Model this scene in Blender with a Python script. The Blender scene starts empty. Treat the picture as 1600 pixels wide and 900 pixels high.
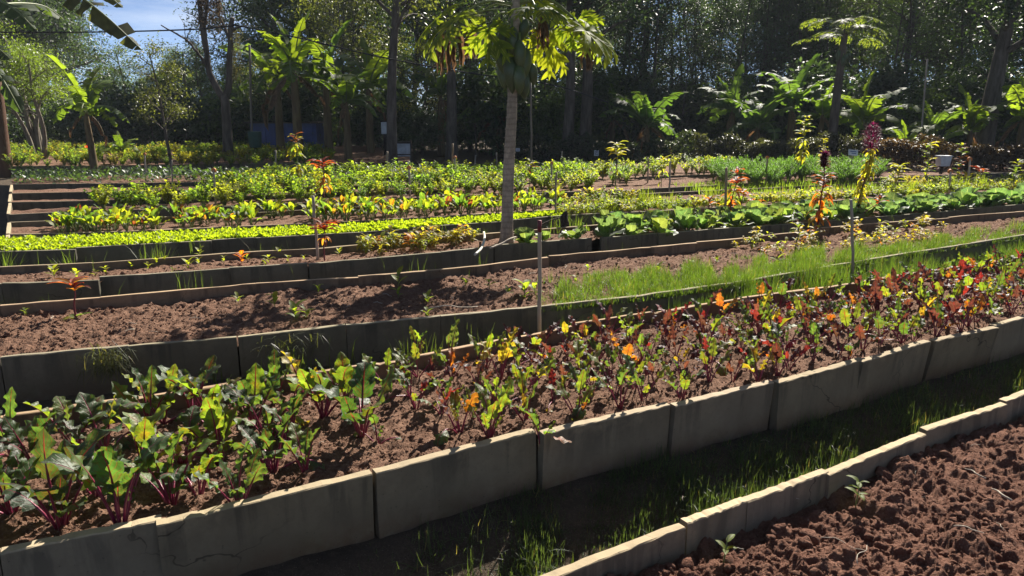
import bpy, math, random
import numpy as np
from mathutils import Vector, Matrix, Euler

scene = bpy.context.scene
COL = scene.collection
R = math.radians
PI = math.pi

# ------------------------------------------------------------------ camera
FPX = 1155.0                      # focal length in pixels of a 1600 px wide frame
CAM_Z = 1.35
PITCH = math.atan(280 / FPX)
cam_d = bpy.data.cameras.new('camera')
cam_d.sensor_width = 36.0
cam_d.lens = FPX / 1600 * 36.0
cam_d.clip_start = 0.05
cam_d.clip_end = 2000.0
cam = bpy.data.objects.new('camera', cam_d)
COL.objects.link(cam)
cam.location = (0, 0, CAM_Z)
cam.rotation_euler = (PI / 2 - PITCH, 0, 0)
scene.camera = cam

# ------------------------------------------------------------------ light
SUN_EL = R(38.0)
SUN_AZ = R(22.0)                  # to the right of straight ahead (+Y)
world = bpy.data.worlds.new('World')
scene.world = world
world.use_nodes = True
wn = world.node_tree
wn.nodes.clear()
w_out = wn.nodes.new('ShaderNodeOutputWorld')
w_bg = wn.nodes.new('ShaderNodeBackground')
w_sky = wn.nodes.new('ShaderNodeTexSky')
w_sky.sky_type = 'NISHITA'
w_sky.sun_disc = False
w_sky.sun_elevation = SUN_EL
w_sky.sun_rotation = SUN_AZ
w_sky.air_density = 0.36
w_sky.dust_density = 0.1
w_sky.ozone_density = 2.5
# thin streaks of high cloud over the whole sky
w_tc = wn.nodes.new('ShaderNodeTexCoord')
w_map = wn.nodes.new('ShaderNodeMapping')
w_map.inputs['Scale'].default_value = (1.6, 1.6, 11.0)
w_map.inputs['Rotation'].default_value = (0.06, 0.1, 0.3)
w_noise = wn.nodes.new('ShaderNodeTexNoise')
w_noise.inputs['Scale'].default_value = 1.7
w_noise.inputs['Detail'].default_value = 6
w_noise.inputs['Roughness'].default_value = 0.6
w_ramp = wn.nodes.new('ShaderNodeValToRGB')
w_ramp.color_ramp.elements[0].position = 0.5
w_ramp.color_ramp.elements[0].color = (0, 0, 0, 1)
w_ramp.color_ramp.elements[1].position = 0.78
w_ramp.color_ramp.elements[1].color = (0.5, 0.5, 0.5, 1)
w_mix = wn.nodes.new('ShaderNodeMixRGB')
w_mix.inputs['Color2'].default_value = (9, 9.4, 9.8, 1)
wn.links.new(w_tc.outputs['Generated'], w_map.inputs['Vector'])
wn.links.new(w_map.outputs['Vector'], w_noise.inputs['Vector'])
wn.links.new(w_noise.outputs['Fac'], w_ramp.inputs['Fac'])
wn.links.new(w_ramp.outputs['Color'], w_mix.inputs['Fac'])
wn.links.new(w_sky.outputs['Color'], w_mix.inputs['Color1'])
wn.links.new(w_mix.outputs['Color'], w_bg.inputs['Color'])
wn.links.new(w_bg.outputs['Background'], w_out.inputs['Surface'])
w_bg.inputs['Strength'].default_value = 0.05

sun_d = bpy.data.lights.new('sun', 'SUN')
sun_d.energy = 5.0
sun_d.angle = R(0.5)
sun_d.color = (1.0, 0.93, 0.82)
sun = bpy.data.objects.new('sun', sun_d)
COL.objects.link(sun)
sun_dir = Vector((math.sin(SUN_AZ) * math.cos(SUN_EL), math.cos(SUN_AZ) * math.cos(SUN_EL), math.sin(SUN_EL)))
sun.rotation_euler = sun_dir.to_track_quat('Z', 'Y').to_euler()
sun.location = (0, 0, 30)

scene.view_settings.view_transform = 'Standard'
scene.view_settings.look = 'None'
scene.view_settings.gamma = 1.0
scene.view_settings.use_curve_mapping = False
scene.view_settings.exposure = 1.42
scene.render.engine = 'CYCLES'
scene.cycles.max_bounces = 7
scene.cycles.diffuse_bounces = 3
scene.cycles.glossy_bounces = 2
scene.cycles.transmission_bounces = 4
scene.cycles.transparent_max_bounces = 4
scene.cycles.sample_clamp_indirect = 6.0
scene.cycles.use_denoising = True
scene.render.use_persistent_data = False

# ------------------------------------------------------------------ picture <-> place
CP, SP = math.cos(PITCH), math.sin(PITCH)
def ray(px, py):
    u = (px - 800) / FPX; v = (450 - py) / FPX
    return np.array([u, CP + v * SP, -SP + v * CP])
def P(px, py, z=0.0):
    d = ray(px, py); t = (z - CAM_Z) / d[2]
    return np.array([d[0] * t, d[1] * t, z])
def PD(px, py, Y):
    d = ray(px, py); t = Y / d[1]
    return np.array([d[0] * t, Y, CAM_Z + d[2] * t])
def proj(p):
    x, y, z = p[0], p[1], p[2] - CAM_Z
    dep = y * CP - z * SP; up = y * SP + z * CP
    return 800 + FPX * x / dep, 450 - FPX * up / dep
def XG(px, Y):                    # world x that shows at column px for things Y metres ahead
    return PD(px, 250, Y)[0]

GROUND_Z = -0.27

# ------------------------------------------------------------------ noise
def _hash(ix, iy, seed):
    n = (ix.astype(np.int64) * 374761393 + iy.astype(np.int64) * 668265263 + seed * 1442695041) & 0x7fffffff
    n = ((n ^ (n >> 13)) * 1274126177) & 0x7fffffff
    return ((n ^ (n >> 16)) & 0xffff) / 65535.0
def vnoise(x, y, seed=0):
    ix = np.floor(x); iy = np.floor(y); fx = x - ix; fy = y - iy
    fx = fx * fx * fx * (fx * (fx * 6 - 15) + 10); fy = fy * fy * fy * (fy * (fy * 6 - 15) + 10)
    a = _hash(ix, iy, seed); b = _hash(ix + 1, iy, seed); c = _hash(ix, iy + 1, seed); d = _hash(ix + 1, iy + 1, seed)
    return (a + (b - a) * fx + (c - a) * fy + (a - b - c + d) * fx * fy) * 2 - 1
def fbm(x, y, octv=4, seed=0, gain=0.5):
    s = 0; a = 1; f = 1
    for k in range(octv):
        s = s + a * vnoise(x * f + 17.3 * k, y * f - 9.1 * k, seed + k); a *= gain; f *= 2.03
    return s
def lumps(x, y, size, seed, dens=0.8):
    """rounded clods: highest of nearby half balls"""
    gx = x / size; gy = y / size; ix = np.floor(gx); iy = np.floor(gy); best = np.zeros_like(x)
    for dx in (-1, 0, 1):
        for dy in (-1, 0, 1):
            cx = ix + dx; cy = iy + dy
            px = cx + _hash(cx, cy, seed); py = cy + _hash(cx, cy, seed + 5)
            r = 0.25 + 0.55 * _hash(cx, cy, seed + 9); on = _hash(cx, cy, seed + 13) < dens
            d2 = ((gx - px) ** 2 + (gy - py) ** 2) / (r * r)
            best = np.maximum(best, np.where(on, np.sqrt(np.clip(1 - d2, 0, 1)) * r, 0))
    return best * size

# ------------------------------------------------------------------ mesh building
class MB:
    def __init__(s):
        s.V = []; s.F = []; s.M = []; s.L = []; s.n = 0
    def add(s, V, F, lc=None, mat=0):
        V = np.asarray(V, float).reshape(-1, 3)
        s.V.append(V)
        s.L.append(np.zeros((len(V), 3)) if lc is None else np.broadcast_to(np.asarray(lc, float), (len(V), 3)))
        for f in (F if isinstance(F, list) else [F]):
            f = np.asarray(f, np.int64)
            s.F.append(f + s.n); s.M.append(np.full(len(f), mat))
        s.n += len(V)
        return s
    def addm(s, parts, mat=0):
        for p in parts: s.add(p[0], p[1], p[2] if len(p) > 2 else None, mat)
    def scatter(s, T, pos, rz=0, tilt=0, scale=1, tint=None, mat=0, roll=None):
        """many copies of template T=(V,F,lc) as one mesh"""
        V, F, lc = T; pos = np.asarray(pos, float); n = len(pos)
        if n == 0: return
        rz = np.broadcast_to(rz, n); tilt = np.broadcast_to(tilt, n)
        sc = np.asarray(scale, float)
        if sc.ndim < 2: sc = np.repeat(np.broadcast_to(sc, n)[:, None], 3, 1)
        W = V[None] * sc[:, None, :]
        if roll is not None:
            c, q = np.cos(roll)[:, None], np.sin(roll)[:, None]
            W = np.stack([W[..., 0], W[..., 1] * c - W[..., 2] * q, W[..., 1] * q + W[..., 2] * c], -1)
        c, q = np.cos(tilt)[:, None], np.sin(tilt)[:, None]
        W = np.stack([W[..., 0] * c + W[..., 2] * q, W[..., 1], -W[..., 0] * q + W[..., 2] * c], -1)
        c, q = np.cos(rz)[:, None], np.sin(rz)[:, None]
        W = np.stack([W[..., 0] * c - W[..., 1] * q, W[..., 0] * q + W[..., 1] * c, W[..., 2]], -1)
        W = W + pos[:, None, :]
        L = np.repeat(lc[None], n, 0).copy()
        if tint is not None: L[:, :, 2] = np.broadcast_to(tint, n)[:, None]
        FF = []
        for f in (F if isinstance(F, list) else [F]):
            FF.append((f[None] + (np.arange(n) * len(V))[:, None, None]).reshape(-1, f.shape[1]))
        s.add(W.reshape(-1, 3), FF, L.reshape(-1, 3), mat)
    def mesh(s, name, mats, smooth=True):
        me = bpy.data.meshes.new(name)
        V = np.concatenate(s.V); L = np.concatenate(s.L)
        lens = np.concatenate([np.full(len(f), f.shape[1]) for f in s.F])
        loops = np.concatenate([f.ravel() for f in s.F])
        starts = np.concatenate([[0], np.cumsum(lens)[:-1]])
        me.vertices.add(len(V)); me.vertices.foreach_set('co', V.astype(np.float32).ravel())
        me.loops.add(len(loops)); me.loops.foreach_set('vertex_index', loops.astype(np.int32))
        me.polygons.add(len(lens)); me.polygons.foreach_set('loop_start', starts.astype(np.int32))
        me.polygons.foreach_set('loop_total', lens.astype(np.int32))
        for m in (mats if isinstance(mats, (list, tuple)) else [mats]): me.materials.append(m)
        me.polygons.foreach_set('material_index', np.concatenate(s.M).astype(np.int32))
        me.polygons.foreach_set('use_smooth', np.full(len(lens), smooth))
        at = me.attributes.new('lc', 'FLOAT_VECTOR', 'POINT')
        at.data.foreach_set('vector', L.astype(np.float32).ravel())
        me.update(calc_edges=True)
        return me

THINGS = []
def link(name, me, parent=None, loc=(0, 0, 0), rot=(0, 0, 0), scale=1, color=None):
    o = bpy.data.objects.new(name, me)
    o.location = loc; o.rotation_euler = rot
    o.scale = (scale, scale, scale) if np.isscalar(scale) else scale
    if parent is not None: o.parent = parent
    if color is not None: o.color = (color[0], color[1], color[2], 1)
    COL.objects.link(o)
    return o
def tag(o, label, cat, group=None):
    o['label'] = label; o['category'] = cat
    if group: o['group'] = group
    THINGS.append(o)
    return o
def thing(name, label, cat, loc=(0, 0, 0), rotz=0, group=None, scale=1):
    return tag(link(name, None, None, loc, (0, 0, rotz), scale), label, cat, group)
def stuff(o, label, cat=None):
    o['kind'] = 'stuff'; o['label'] = label
    o['category'] = cat or o.name.replace('_', ' ')
    return o
def structure(o, label=None):
    o['kind'] = 'structure'
    if label: o['label'] = label
    return o

def nrm(v):
    return v / (np.linalg.norm(v, axis=-1, keepdims=True) + 1e-12)
def tube(pts, rad, ns=6, cap=True, tint=0.5):
    pts = np.asarray(pts, float); n = len(pts); rad = np.broadcast_to(np.asarray(rad, float), n)
    T = nrm(np.gradient(pts, axis=0))
    ref = np.array([0, 0, 1.0]) if abs(T[0, 2]) < 0.9 else np.array([1.0, 0, 0])
    A = np.zeros_like(pts); a = nrm(np.cross(ref, T[0]))
    for i in range(n):
        a = nrm(a - T[i] * np.dot(a, T[i])); A[i] = a
    B = np.cross(T, A)
    th = np.arange(ns) * 2 * PI / ns
    V = pts[:, None] + rad[:, None, None] * (A[:, None] * np.cos(th)[None, :, None] + B[:, None] * np.sin(th)[None, :, None])
    i = np.arange(n - 1)[:, None] * ns; j = np.arange(ns)[None]; k = (j + 1) % ns
    F = np.stack([i + j, i + k, i + ns + k, i + ns + j], -1).reshape(-1, 4)
    V = V.reshape(-1, 3); FF = [F]
    if cap:
        V = np.concatenate([V, pts[:1], pts[-1:]])
        c0 = n * ns; b = (n - 1) * ns; j = np.arange(ns); k = (j + 1) % ns
        FF.append(np.concatenate([np.stack([k, j, np.full(ns, c0)], -1), np.stack([b + j, b + k, np.full(ns, c0 + 1)], -1)]))
    t = np.repeat(np.linspace(0, 1, n), ns); s_ = np.tile(np.cos(th), n)
    if cap: t = np.concatenate([t, [0, 1]]); s_ = np.concatenate([s_, [0, 0]])
    return V, FF, np.stack([s_, t, np.full(len(t), tint)], -1)
def spline(ctrl, n):
    """smooth curve through control points (Catmull-Rom)"""
    c = np.asarray(ctrl, float); c = np.concatenate([[2 * c[0] - c[1]], c, [2 * c[-1] - c[-2]]])
    m = len(c) - 3; u = np.linspace(0, m - 1e-6, n); i = u.astype(int); f = (u - i)[:, None]
    a, b, d, e = c[i], c[i + 1], c[i + 2], c[i + 3]
    return 0.5 * (2 * b + (d - a) * f + (2 * a - 5 * b + 4 * d - e) * f ** 2 + (3 * b - a - 3 * d + e) * f ** 3)
def box(cx, cy, cz, sx, sy, sz):
    V = np.array([[x, y, z] for z in (-1, 1) for y in (-1, 1) for x in (-1, 1)], float) * np.array([sx, sy, sz]) / 2 + np.array([cx, cy, cz])
    F = np.array([[0, 2, 3, 1], [4, 5, 7, 6], [0, 1, 5, 4], [2, 6, 7, 3], [0, 4, 6, 2], [1, 3, 7, 5]])
    return V, F
def ribbon(mid, w, nw=4, fold=0.2, up=(0, 0, 1), wave=0.0, wf=3.0, tint=0.5, rng=None, tatter=0, t0=0.0):
    """leaf blade along the curve mid with half widths w"""
    mid = np.asarray(mid, float); n = len(mid); w = np.asarray(w, float)
    T = nrm(np.gradient(mid, axis=0)); up = np.broadcast_to(np.asarray(up, float), (n, 3))
    S = nrm(np.cross(T, up)); N = np.cross(S, T)
    t = np.linspace(0, 1, n); s = np.linspace(-1, 1, nw + 1)
    ph = rng.uniform(0, 6.28, 2) if rng is not None else np.zeros(2)
    def rows(idx, fo, mid_=None):
        m = mid[idx]; ww = w[idx]
        V = np.zeros((len(idx), nw + 1, 3))
        for j, sj in enumerate(s):
            a = fo * np.sign(abs(sj))
            V[:, j] = m + S[idx] * (ww * sj * math.cos(a))[:, None] + N[idx] * (ww * abs(sj) * math.sin(a))[:, None]
            if wave: V[:, j] += N[idx] * (ww * wave * sj * sj * np.sin(2 * PI * wf * t[idx] + (ph[0] if sj > 0 else ph[1])))[:, None]
        return V
    if not tatter:
        V = rows(np.arange(n), fold)
        i = np.arange(n - 1)[:, None] * (nw + 1); j = np.arange(nw)[None]
        F = np.stack([i + j, i + j + 1, i + nw + 2 + j, i + nw + 1 + j], -1).reshape(-1, 4)
        lc = np.stack([np.tile(s, n), np.repeat(t, nw + 1), np.full(n * (nw + 1), tint)], -1)
        return V.reshape(-1, 3), F, lc
    Vs, Fs, Ls = [], [], []; k = 0; i = 0
    while i < n - 1:                                   # torn strips, each hanging by itself
        m = min(n - 1, i + int(rng.integers(1, 4))); idx = np.arange(i, m + 1)
        V = rows(idx, fold + rng.normal(0, tatter))
        a = np.arange(len(idx) - 1)[:, None] * (nw + 1); j = np.arange(nw)[None]
        Fs.append(np.stack([a + j, a + j + 1, a + nw + 2 + j, a + nw + 1 + j], -1).reshape(-1, 4) + k)
        Vs.append(V.reshape(-1, 3)); k += V.shape[0] * (nw + 1)
        Ls.append(np.stack([np.tile(s, len(idx)), np.repeat(t[idx], nw + 1), np.full(len(idx) * (nw + 1), tint + rng.normal(0, .06))], -1))
        i = m
    return np.concatenate(Vs), np.concatenate(Fs), np.concatenate(Ls)
def arc(L, a0, a1, n, power=1.0):
    """curve in the x-z plane that leaves the origin at elevation a0 and ends at elevation a1 (degrees)"""
    t = np.linspace(0, 1, n); a = np.radians(a0 + (a1 - a0) * t ** power); d = L / (n - 1)
    x = np.concatenate([[0], np.cumsum(np.cos(a[:-1]) * d)]); z = np.concatenate([[0], np.cumsum(np.sin(a[:-1]) * d)])
    return np.stack([x, np.zeros(n), z], -1)

# ------------------------------------------------------------------ materials
class NT:
    def __init__(s, name):
        s.m = bpy.data.materials.new(name); s.m.use_nodes = True; s.t = s.m.node_tree; s.t.nodes.clear()
        s.out = s.n('ShaderNodeOutputMaterial')
    def n(s, typ, **kw):
        nd = s.t.nodes.new(typ)
        for k, v in kw.items(): setattr(nd, k, v)
        return nd
    def l(s, a, b): s.t.links.new(a, b)
    def val(s, sock, v):
        if hasattr(v, 'is_output') or isinstance(v, bpy.types.NodeSocket): s.l(v, sock)
        elif isinstance(v, (tuple, list)) and len(v) == 3 and sock.type == 'RGBA': sock.default_value = (*v, 1)
        else: sock.default_value = v
    def math(s, op, a, b=0.0, c=0.0, clamp=False):
        nd = s.n('ShaderNodeMath', operation=op, use_clamp=clamp)
        for i, v in enumerate((a, b, c)): s.val(nd.inputs[i], v)
        return nd.outputs[0]
    def mix(s, fac, a, b, mode='MIX'):
        nd = s.n('ShaderNodeMixRGB', blend_type=mode)
        s.val(nd.inputs[0], fac); s.val(nd.inputs[1], a); s.val(nd.inputs[2], b)
        return nd.outputs[0]
    def noise(s, scale, vec=None, detail=4, rough=0.55, dist=0.0):
        nd = s.n('ShaderNodeTexNoise'); nd.inputs['Scale'].default_value = scale
        nd.inputs['Detail'].default_value = detail; nd.inputs['Roughness'].default_value = rough; nd.inputs['Distortion'].default_value = dist
        if vec is not None: s.l(vec, nd.inputs['Vector'])
        return nd.outputs['Fac']
    def mapping(s, vec, scale=(1, 1, 1)):
        nd = s.n('ShaderNodeMapping'); s.l(vec, nd.inputs['Vector']); nd.inputs['Scale'].default_value = scale
        return nd.outputs[0]
    def pos(s): return s.n('ShaderNodeNewGeometry').outputs['Position']
    def ramp(s, fac, stops):
        nd = s.n('ShaderNodeValToRGB'); e = nd.color_ramp.elements
        while len(e) < len(stops): e.new(0.5)
        for q, (p, c) in zip(e, stops):
            q.position = p; q.color = (c, c, c, 1) if np.isscalar(c) else (*c, 1)
        s.l(fac, nd.inputs[0])
        return nd.outputs[0]
    def range(s, v, a, b, c=0.0, d=1.0, smooth=True):
        nd = s.n('ShaderNodeMapRange', interpolation_type='SMOOTHSTEP' if smooth else 'LINEAR')
        s.val(nd.inputs[0], v)
        for i, q in enumerate((a, b, c, d)): nd.inputs[1 + i].default_value = q
        return nd.outputs[0]
    def bump(s, h, strength=0.5, dist=0.01):
        nd = s.n('ShaderNodeBump'); nd.inputs['Strength'].default_value = strength; nd.inputs['Distance'].default_value = dist
        s.l(h, nd.inputs['Height'])
        return nd.outputs[0]
    def bsdf(s, col, rough=0.6, spec=0.5, normal=None):
        b = s.n('ShaderNodeBsdfPrincipled')
        s.val(b.inputs['Base Color'], col); s.val(b.inputs['Roughness'], rough); b.inputs['Specular IOR Level'].default_value = spec
        if normal is not None: s.l(normal, b.inputs['Normal'])
        return b
    def end(s, shader): s.l(shader, s.out.inputs['Surface']); return s.m

def leaf_mat(name, rough=0.42, spec=0.5, trans=0.5, gain=(3.0, 2.7, 0.8), vein=None, vein_side=0.0, veinw=0.05, alt=None, alt_at=0.75,
             mottle=0.35, mscale=22.0, bump=0.0, side_k=7.0, blotch=0.0):
    """leaf: own colour = object colour x tint of the leaf; light also comes through from behind"""
    g = NT(name)
    col = g.n('ShaderNodeObjectInfo').outputs['Color']
    a = g.n('ShaderNodeAttribute', attribute_name='lc')
    xyz = g.n('ShaderNodeSeparateXYZ'); g.l(a.outputs['Vector'], xyz.inputs[0])
    s_, t_, k_ = xyz.outputs
    if alt is not None:
        col = g.mix(g.range(k_, alt_at - 0.04, alt_at + 0.04), col, alt)
    col = g.mix(1.0, col, g.math('MULTIPLY_ADD', k_, 1.0, 0.5), 'MULTIPLY')
    tc = g.n('ShaderNodeTexCoord').outputs['Object']
    nz = g.noise(mscale, tc, 3)
    col = g.mix(1.0, col, g.range(nz, 0.3, 0.7, 1 - mottle, 1 + mottle), 'MULTIPLY')
    if blotch:
        bz = g.noise(mscale * .55, tc, 3, .6, .5)
        col = g.mix(g.math('MULTIPLY', g.range(bz, .52, .66), blotch), col, g.mix(1.0, col, (2.0, .75, .7), 'MULTIPLY'))
        col = g.mix(g.range(g.noise(mscale * 2.6, tc, 2), .68, .74, 0, .8 * blotch), col, (.09, .05, .025))
    vm = None
    if vein is not None:
        ab = g.math('ABSOLUTE', s_)
        vm = g.range(ab, veinw * 0.5, veinw * 1.6, 1, 0)
        if vein_side:
            ph = g.math('FRACT', g.math('MULTIPLY', g.math('MULTIPLY_ADD', ab, -0.35, t_), side_k))
            sv = g.range(g.math('ABSOLUTE', g.math('SUBTRACT', ph, 0.5)), 0.04, 0.13, vein_side, 0)
            sv = g.math('MULTIPLY', sv, g.range(ab, 0.75, 1.0, 1, 0))
            vm = g.math('MAXIMUM', vm, sv)
        col = g.mix(vm, col, vein)
    nor = None
    if bump:
        h = g.noise(mscale * 2.2, tc, 2)
        if vm is not None: h = g.math('SUBTRACT', h, g.math('MULTIPLY', vm, 0.8))
        nor = g.bump(h, bump, 0.004)
    b = g.bsdf(col, rough, spec, nor)
    tr = g.n('ShaderNodeBsdfTranslucent')
    g.l(g.mix(1.0, col, gain, 'MULTIPLY'), tr.inputs['Color'])
    if nor is not None: g.l(nor, tr.inputs['Normal'])
    m = g.n('ShaderNodeMixShader'); m.inputs[0].default_value = trans
    g.l(b.outputs[0], m.inputs[1]); g.l(tr.outputs[0], m.inputs[2])
    return g.end(m.outputs[0])

M_BEET = leaf_mat('beet_leaf', 0.52, 0.5, 0.48, (3.1, 2.8, 0.9), (0.14, 0.014, 0.03), 0.3, 0.05, mottle=0.35, mscale=30, bump=0.8, blotch=.55)
M_LEAF = leaf_mat('plain_leaf', 0.55, 0.35, 0.62, (3.5, 3.3, 0.8), (0.16, 0.2, 0.05), 0.3, 0.06, mottle=0.25, mscale=25)
M_CABBAGE = leaf_mat('cabbage_leaf', 0.5, 0.4, 0.55, (2.9, 2.8, 1.1), (0.13, 0.17, 0.1), 0.5, 0.07, mottle=0.2, mscale=18, bump=0.3)
M_LETTUCE = leaf_mat('lettuce_leaf', 0.45, 0.45, 0.62, (3.2, 3.2, 0.8), mottle=0.25, mscale=14)
M_GRASS = leaf_mat('grass_blade', 0.45, 0.4, 0.5, (3.2, 3.0, 0.8), alt=(0.1, 0.085, 0.05), alt_at=0.93, mottle=0.25, mscale=5)
M_TREE = leaf_mat('tree_leaf', 0.45, 0.45, 0.38, (3.5, 3.3, 0.8), mottle=0.3, mscale=1.2)
M_BANANA = leaf_mat('banana_leaf', 0.62, 0.22, 0.5, (3.6, 3.4, 0.7), (0.16, 0.2, 0.06), 0.12, 0.05, mottle=0.25, mscale=5, side_k=30)
M_PAPAYA = leaf_mat('papaya_leaf', 0.62, 0.25, 0.55, (3.8, 3.4, 0.7), (0.2, 0.22, 0.08), 0.3, 0.09, mottle=0.2, mscale=9)
M_PLUME = leaf_mat('plume_tuft', 0.6, 0.2, 0.45, (2.2, 1.2, 2.0), mottle=0.3, mscale=20)
M_DRY = leaf_mat('dry_leaf', 0.8, 0.15, 0.3, (1.8, 1.5, 1.0), mottle=0.4, mscale=18)

def stem_mat(name, c1, c2, scale=30.0, rough=0.6, spec=0.3, stretch=(1, 1, 0.25), bump=0.4, use_color=False):
    g = NT(name)
    tc = g.n('ShaderNodeTexCoord').outputs['Object']
    nz = g.noise(scale, g.mapping(tc, stretch), 5, 0.65)
    col = g.mix(g.range(nz, 0.3, 0.72), c1, c2)
    if use_color: col = g.mix(1.0, col, g.n('ShaderNodeObjectInfo').outputs['Color'], 'MULTIPLY')
    return g.end(g.bsdf(col, rough, spec, g.bump(nz, bump, 0.01)).outputs[0])
M_STALK = stem_mat('beet_stalk', (0.13, 0.01, 0.035), (0.24, 0.02, 0.06), 60, 0.35, 0.5)
M_STEM = stem_mat('green_stem', (0.1, 0.14, 0.04), (0.18, 0.2, 0.07), 40, 0.5)
M_REDSTEM = stem_mat('red_stem', (0.09, 0.018, 0.025), (0.2, 0.04, 0.04), 40, 0.5)
M_BARK = stem_mat('bark', (0.045, 0.035, 0.028), (0.12, 0.1, 0.082), 9, 0.85, 0.15, (1, 1, 0.2), 0.9)
M_BARKPALE = stem_mat('pale_bark', (0.09, 0.075, 0.06), (0.22, 0.19, 0.15), 9, 0.85, 0.15, (1, 1, 0.2), 0.8)
M_PSEUDO = stem_mat('banana_stem', (0.07, 0.04, 0.022), (0.16, 0.12, 0.055), 10, 0.7, 0.2, (1, 1, 0.15), 0.8)
M_WOOD = stem_mat('stake_wood', (0.26, 0.22, 0.17), (0.4, 0.35, 0.28), 45, 0.7, 0.25, (1, 1, 0.06), 0.4, True)
M_TWIG = stem_mat('dry_twig', (0.3, 0.25, 0.19), (0.48, 0.42, 0.34), 50, 0.8, 0.2)

def papaya_trunk_mat():
    g = NT('papaya_trunk')
    tc = g.n('ShaderNodeTexCoord').outputs['Object']
    nz = g.noise(14, g.mapping(tc, (1, 1, 0.5)), 5, 0.65)
    nf = g.noise(70, tc, 3)
    col = g.mix(g.range(nz, 0.3, 0.72), (0.2, 0.165, 0.125), (0.38, 0.32, 0.245))
    col = g.mix(g.range(nf, 0.55, 0.75, 0, 0.5), col, (0.11, 0.085, 0.06))
    wv = g.n('ShaderNodeTexWave', wave_type='BANDS', bands_direction='Z'); wv.inputs['Scale'].default_value = 5.5; wv.inputs['Distortion'].default_value = 3.5; wv.inputs['Detail'].default_value = 3; g.l(tc, wv.inputs['Vector'])
    col = g.mix(g.range(wv.outputs['Fac'], .65, .95, 0, .3), col, (.1, .08, .055))
    return g.end(g.bsdf(col, 0.75, 0.25, g.bump(nf, 0.5, 0.008)).outputs[0])
M_PTRUNK = papaya_trunk_mat()
def fruit_mat():
    g = NT('papaya_skin')
    tc = g.n('ShaderNodeTexCoord').outputs['Object']
    nz = g.noise(7, tc, 4)
    col = g.mix(g.range(nz, 0.3, 0.7), (0.03, 0.05, 0.024), (0.06, 0.088, 0.038))
    return g.end(g.bsdf(col, 0.42, 0.45, g.bump(g.noise(60, tc, 2), 0.1, 0.004)).outputs[0])
M_FRUIT = fruit_mat()

def concrete_mat():
    g = NT('weathered_concrete')
    p = g.pos(); oc = g.n('ShaderNodeObjectInfo').outputs['Color']
    big = g.noise(2.3, p, 5, 0.6); fine = g.noise(42, p, 5, 0.7); grit = g.noise(190, p, 2)
    col = g.mix(g.range(big, 0.3, 0.72), (0.145, 0.125, 0.094), (0.215, 0.188, 0.142))
    col = g.mix(g.range(fine, 0.42, 0.72, 0, 0.45), col, (0.14, 0.12, 0.09))
    streak = g.noise(9, g.mapping(p, (1, 1, 0.1)), 5, 0.6, 0.4)
    a = g.n('ShaderNodeAttribute', attribute_name='lc'); xyz = g.n('ShaderNodeSeparateXYZ'); g.l(a.outputs['Vector'], xyz.inputs[0])
    down = xyz.outputs[1]                       # 0 at the top edge, 1 at the foot of the slab
    stain = g.math('MULTIPLY', g.range(streak, 0.5, 0.62), g.range(down, 0.02, 0.75, 1, 0.1))
    stain = g.math('MULTIPLY', stain, g.range(down, 0.0, 0.04))
    col = g.mix(g.math('MULTIPLY', stain, 0.55), col, (0.055, 0.052, 0.045))
    moss = g.math('MULTIPLY', g.range(g.noise(4.5, p, 4, 0.6), 0.45, 0.7), g.range(down, 0.35, 1.0))
    col = g.mix(g.math('MULTIPLY', moss, 0.45), col, (0.1, 0.115, 0.06))
    earth = g.math('MULTIPLY', g.range(g.noise(14, p, 5, .7), 0.35, 0.6), g.range(down, 0.5, 0.9))
    col = g.mix(g.math('MULTIPLY', earth, 0.6), col, (0.12, 0.075, 0.052))
    vo = g.n('ShaderNodeTexVoronoi', feature='DISTANCE_TO_EDGE'); vo.inputs['Scale'].default_value = 1.7
    g.l(g.mix(.12, p, g.n('ShaderNodeTexNoise').outputs['Color']), vo.inputs['Vector'])
    crack = g.math('MULTIPLY', g.range(vo.outputs['Distance'], .002, .006, 1, 0), g.range(g.noise(1.1, p, 2), .52, .6))
    col = g.mix(g.math('MULTIPLY', crack, .7), col, (.03, .026, .02))
    pv = g.n('ShaderNodeTexVoronoi'); pv.inputs['Scale'].default_value = 75; g.l(p, pv.inputs['Vector'])
    pit = g.math('MULTIPLY', g.range(pv.outputs['Distance'], .1, .28, 1, 0), g.range(pv.outputs['Color'], .8, .84))
    col = g.mix(g.math('MULTIPLY', pit, .55), col, (.06, .052, .04))
    top_pale = g.math('MULTIPLY', g.range(down, .002, .02, 1, 0), g.range(g.noise(11, p, 4, .6), .25, .5, .45, .85))
    col = g.mix(top_pale, col, (.4, .335, .235))        # paler along the top edge
    dust = g.math('MULTIPLY', g.range(g.noise(6.5, p, 5, .7), .5, .7), g.range(down, .45, .0, 0, 1))
    col = g.mix(g.math('MULTIPLY', dust, .35), col, (.36, .29, .2))
    col = g.mix(1.0, col, oc, 'MULTIPLY')
    h = g.math('ADD', g.math('SUBTRACT', g.math('MULTIPLY', fine, 0.7), g.math('MULTIPLY', g.math('MAXIMUM', pit, crack), .8)), g.math('MULTIPLY', grit, 0.4))
    return g.end(g.bsdf(col, 0.9, 0.2, g.bump(h, 0.35, 0.006)).outputs[0])
M_CONC = concrete_mat()

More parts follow.
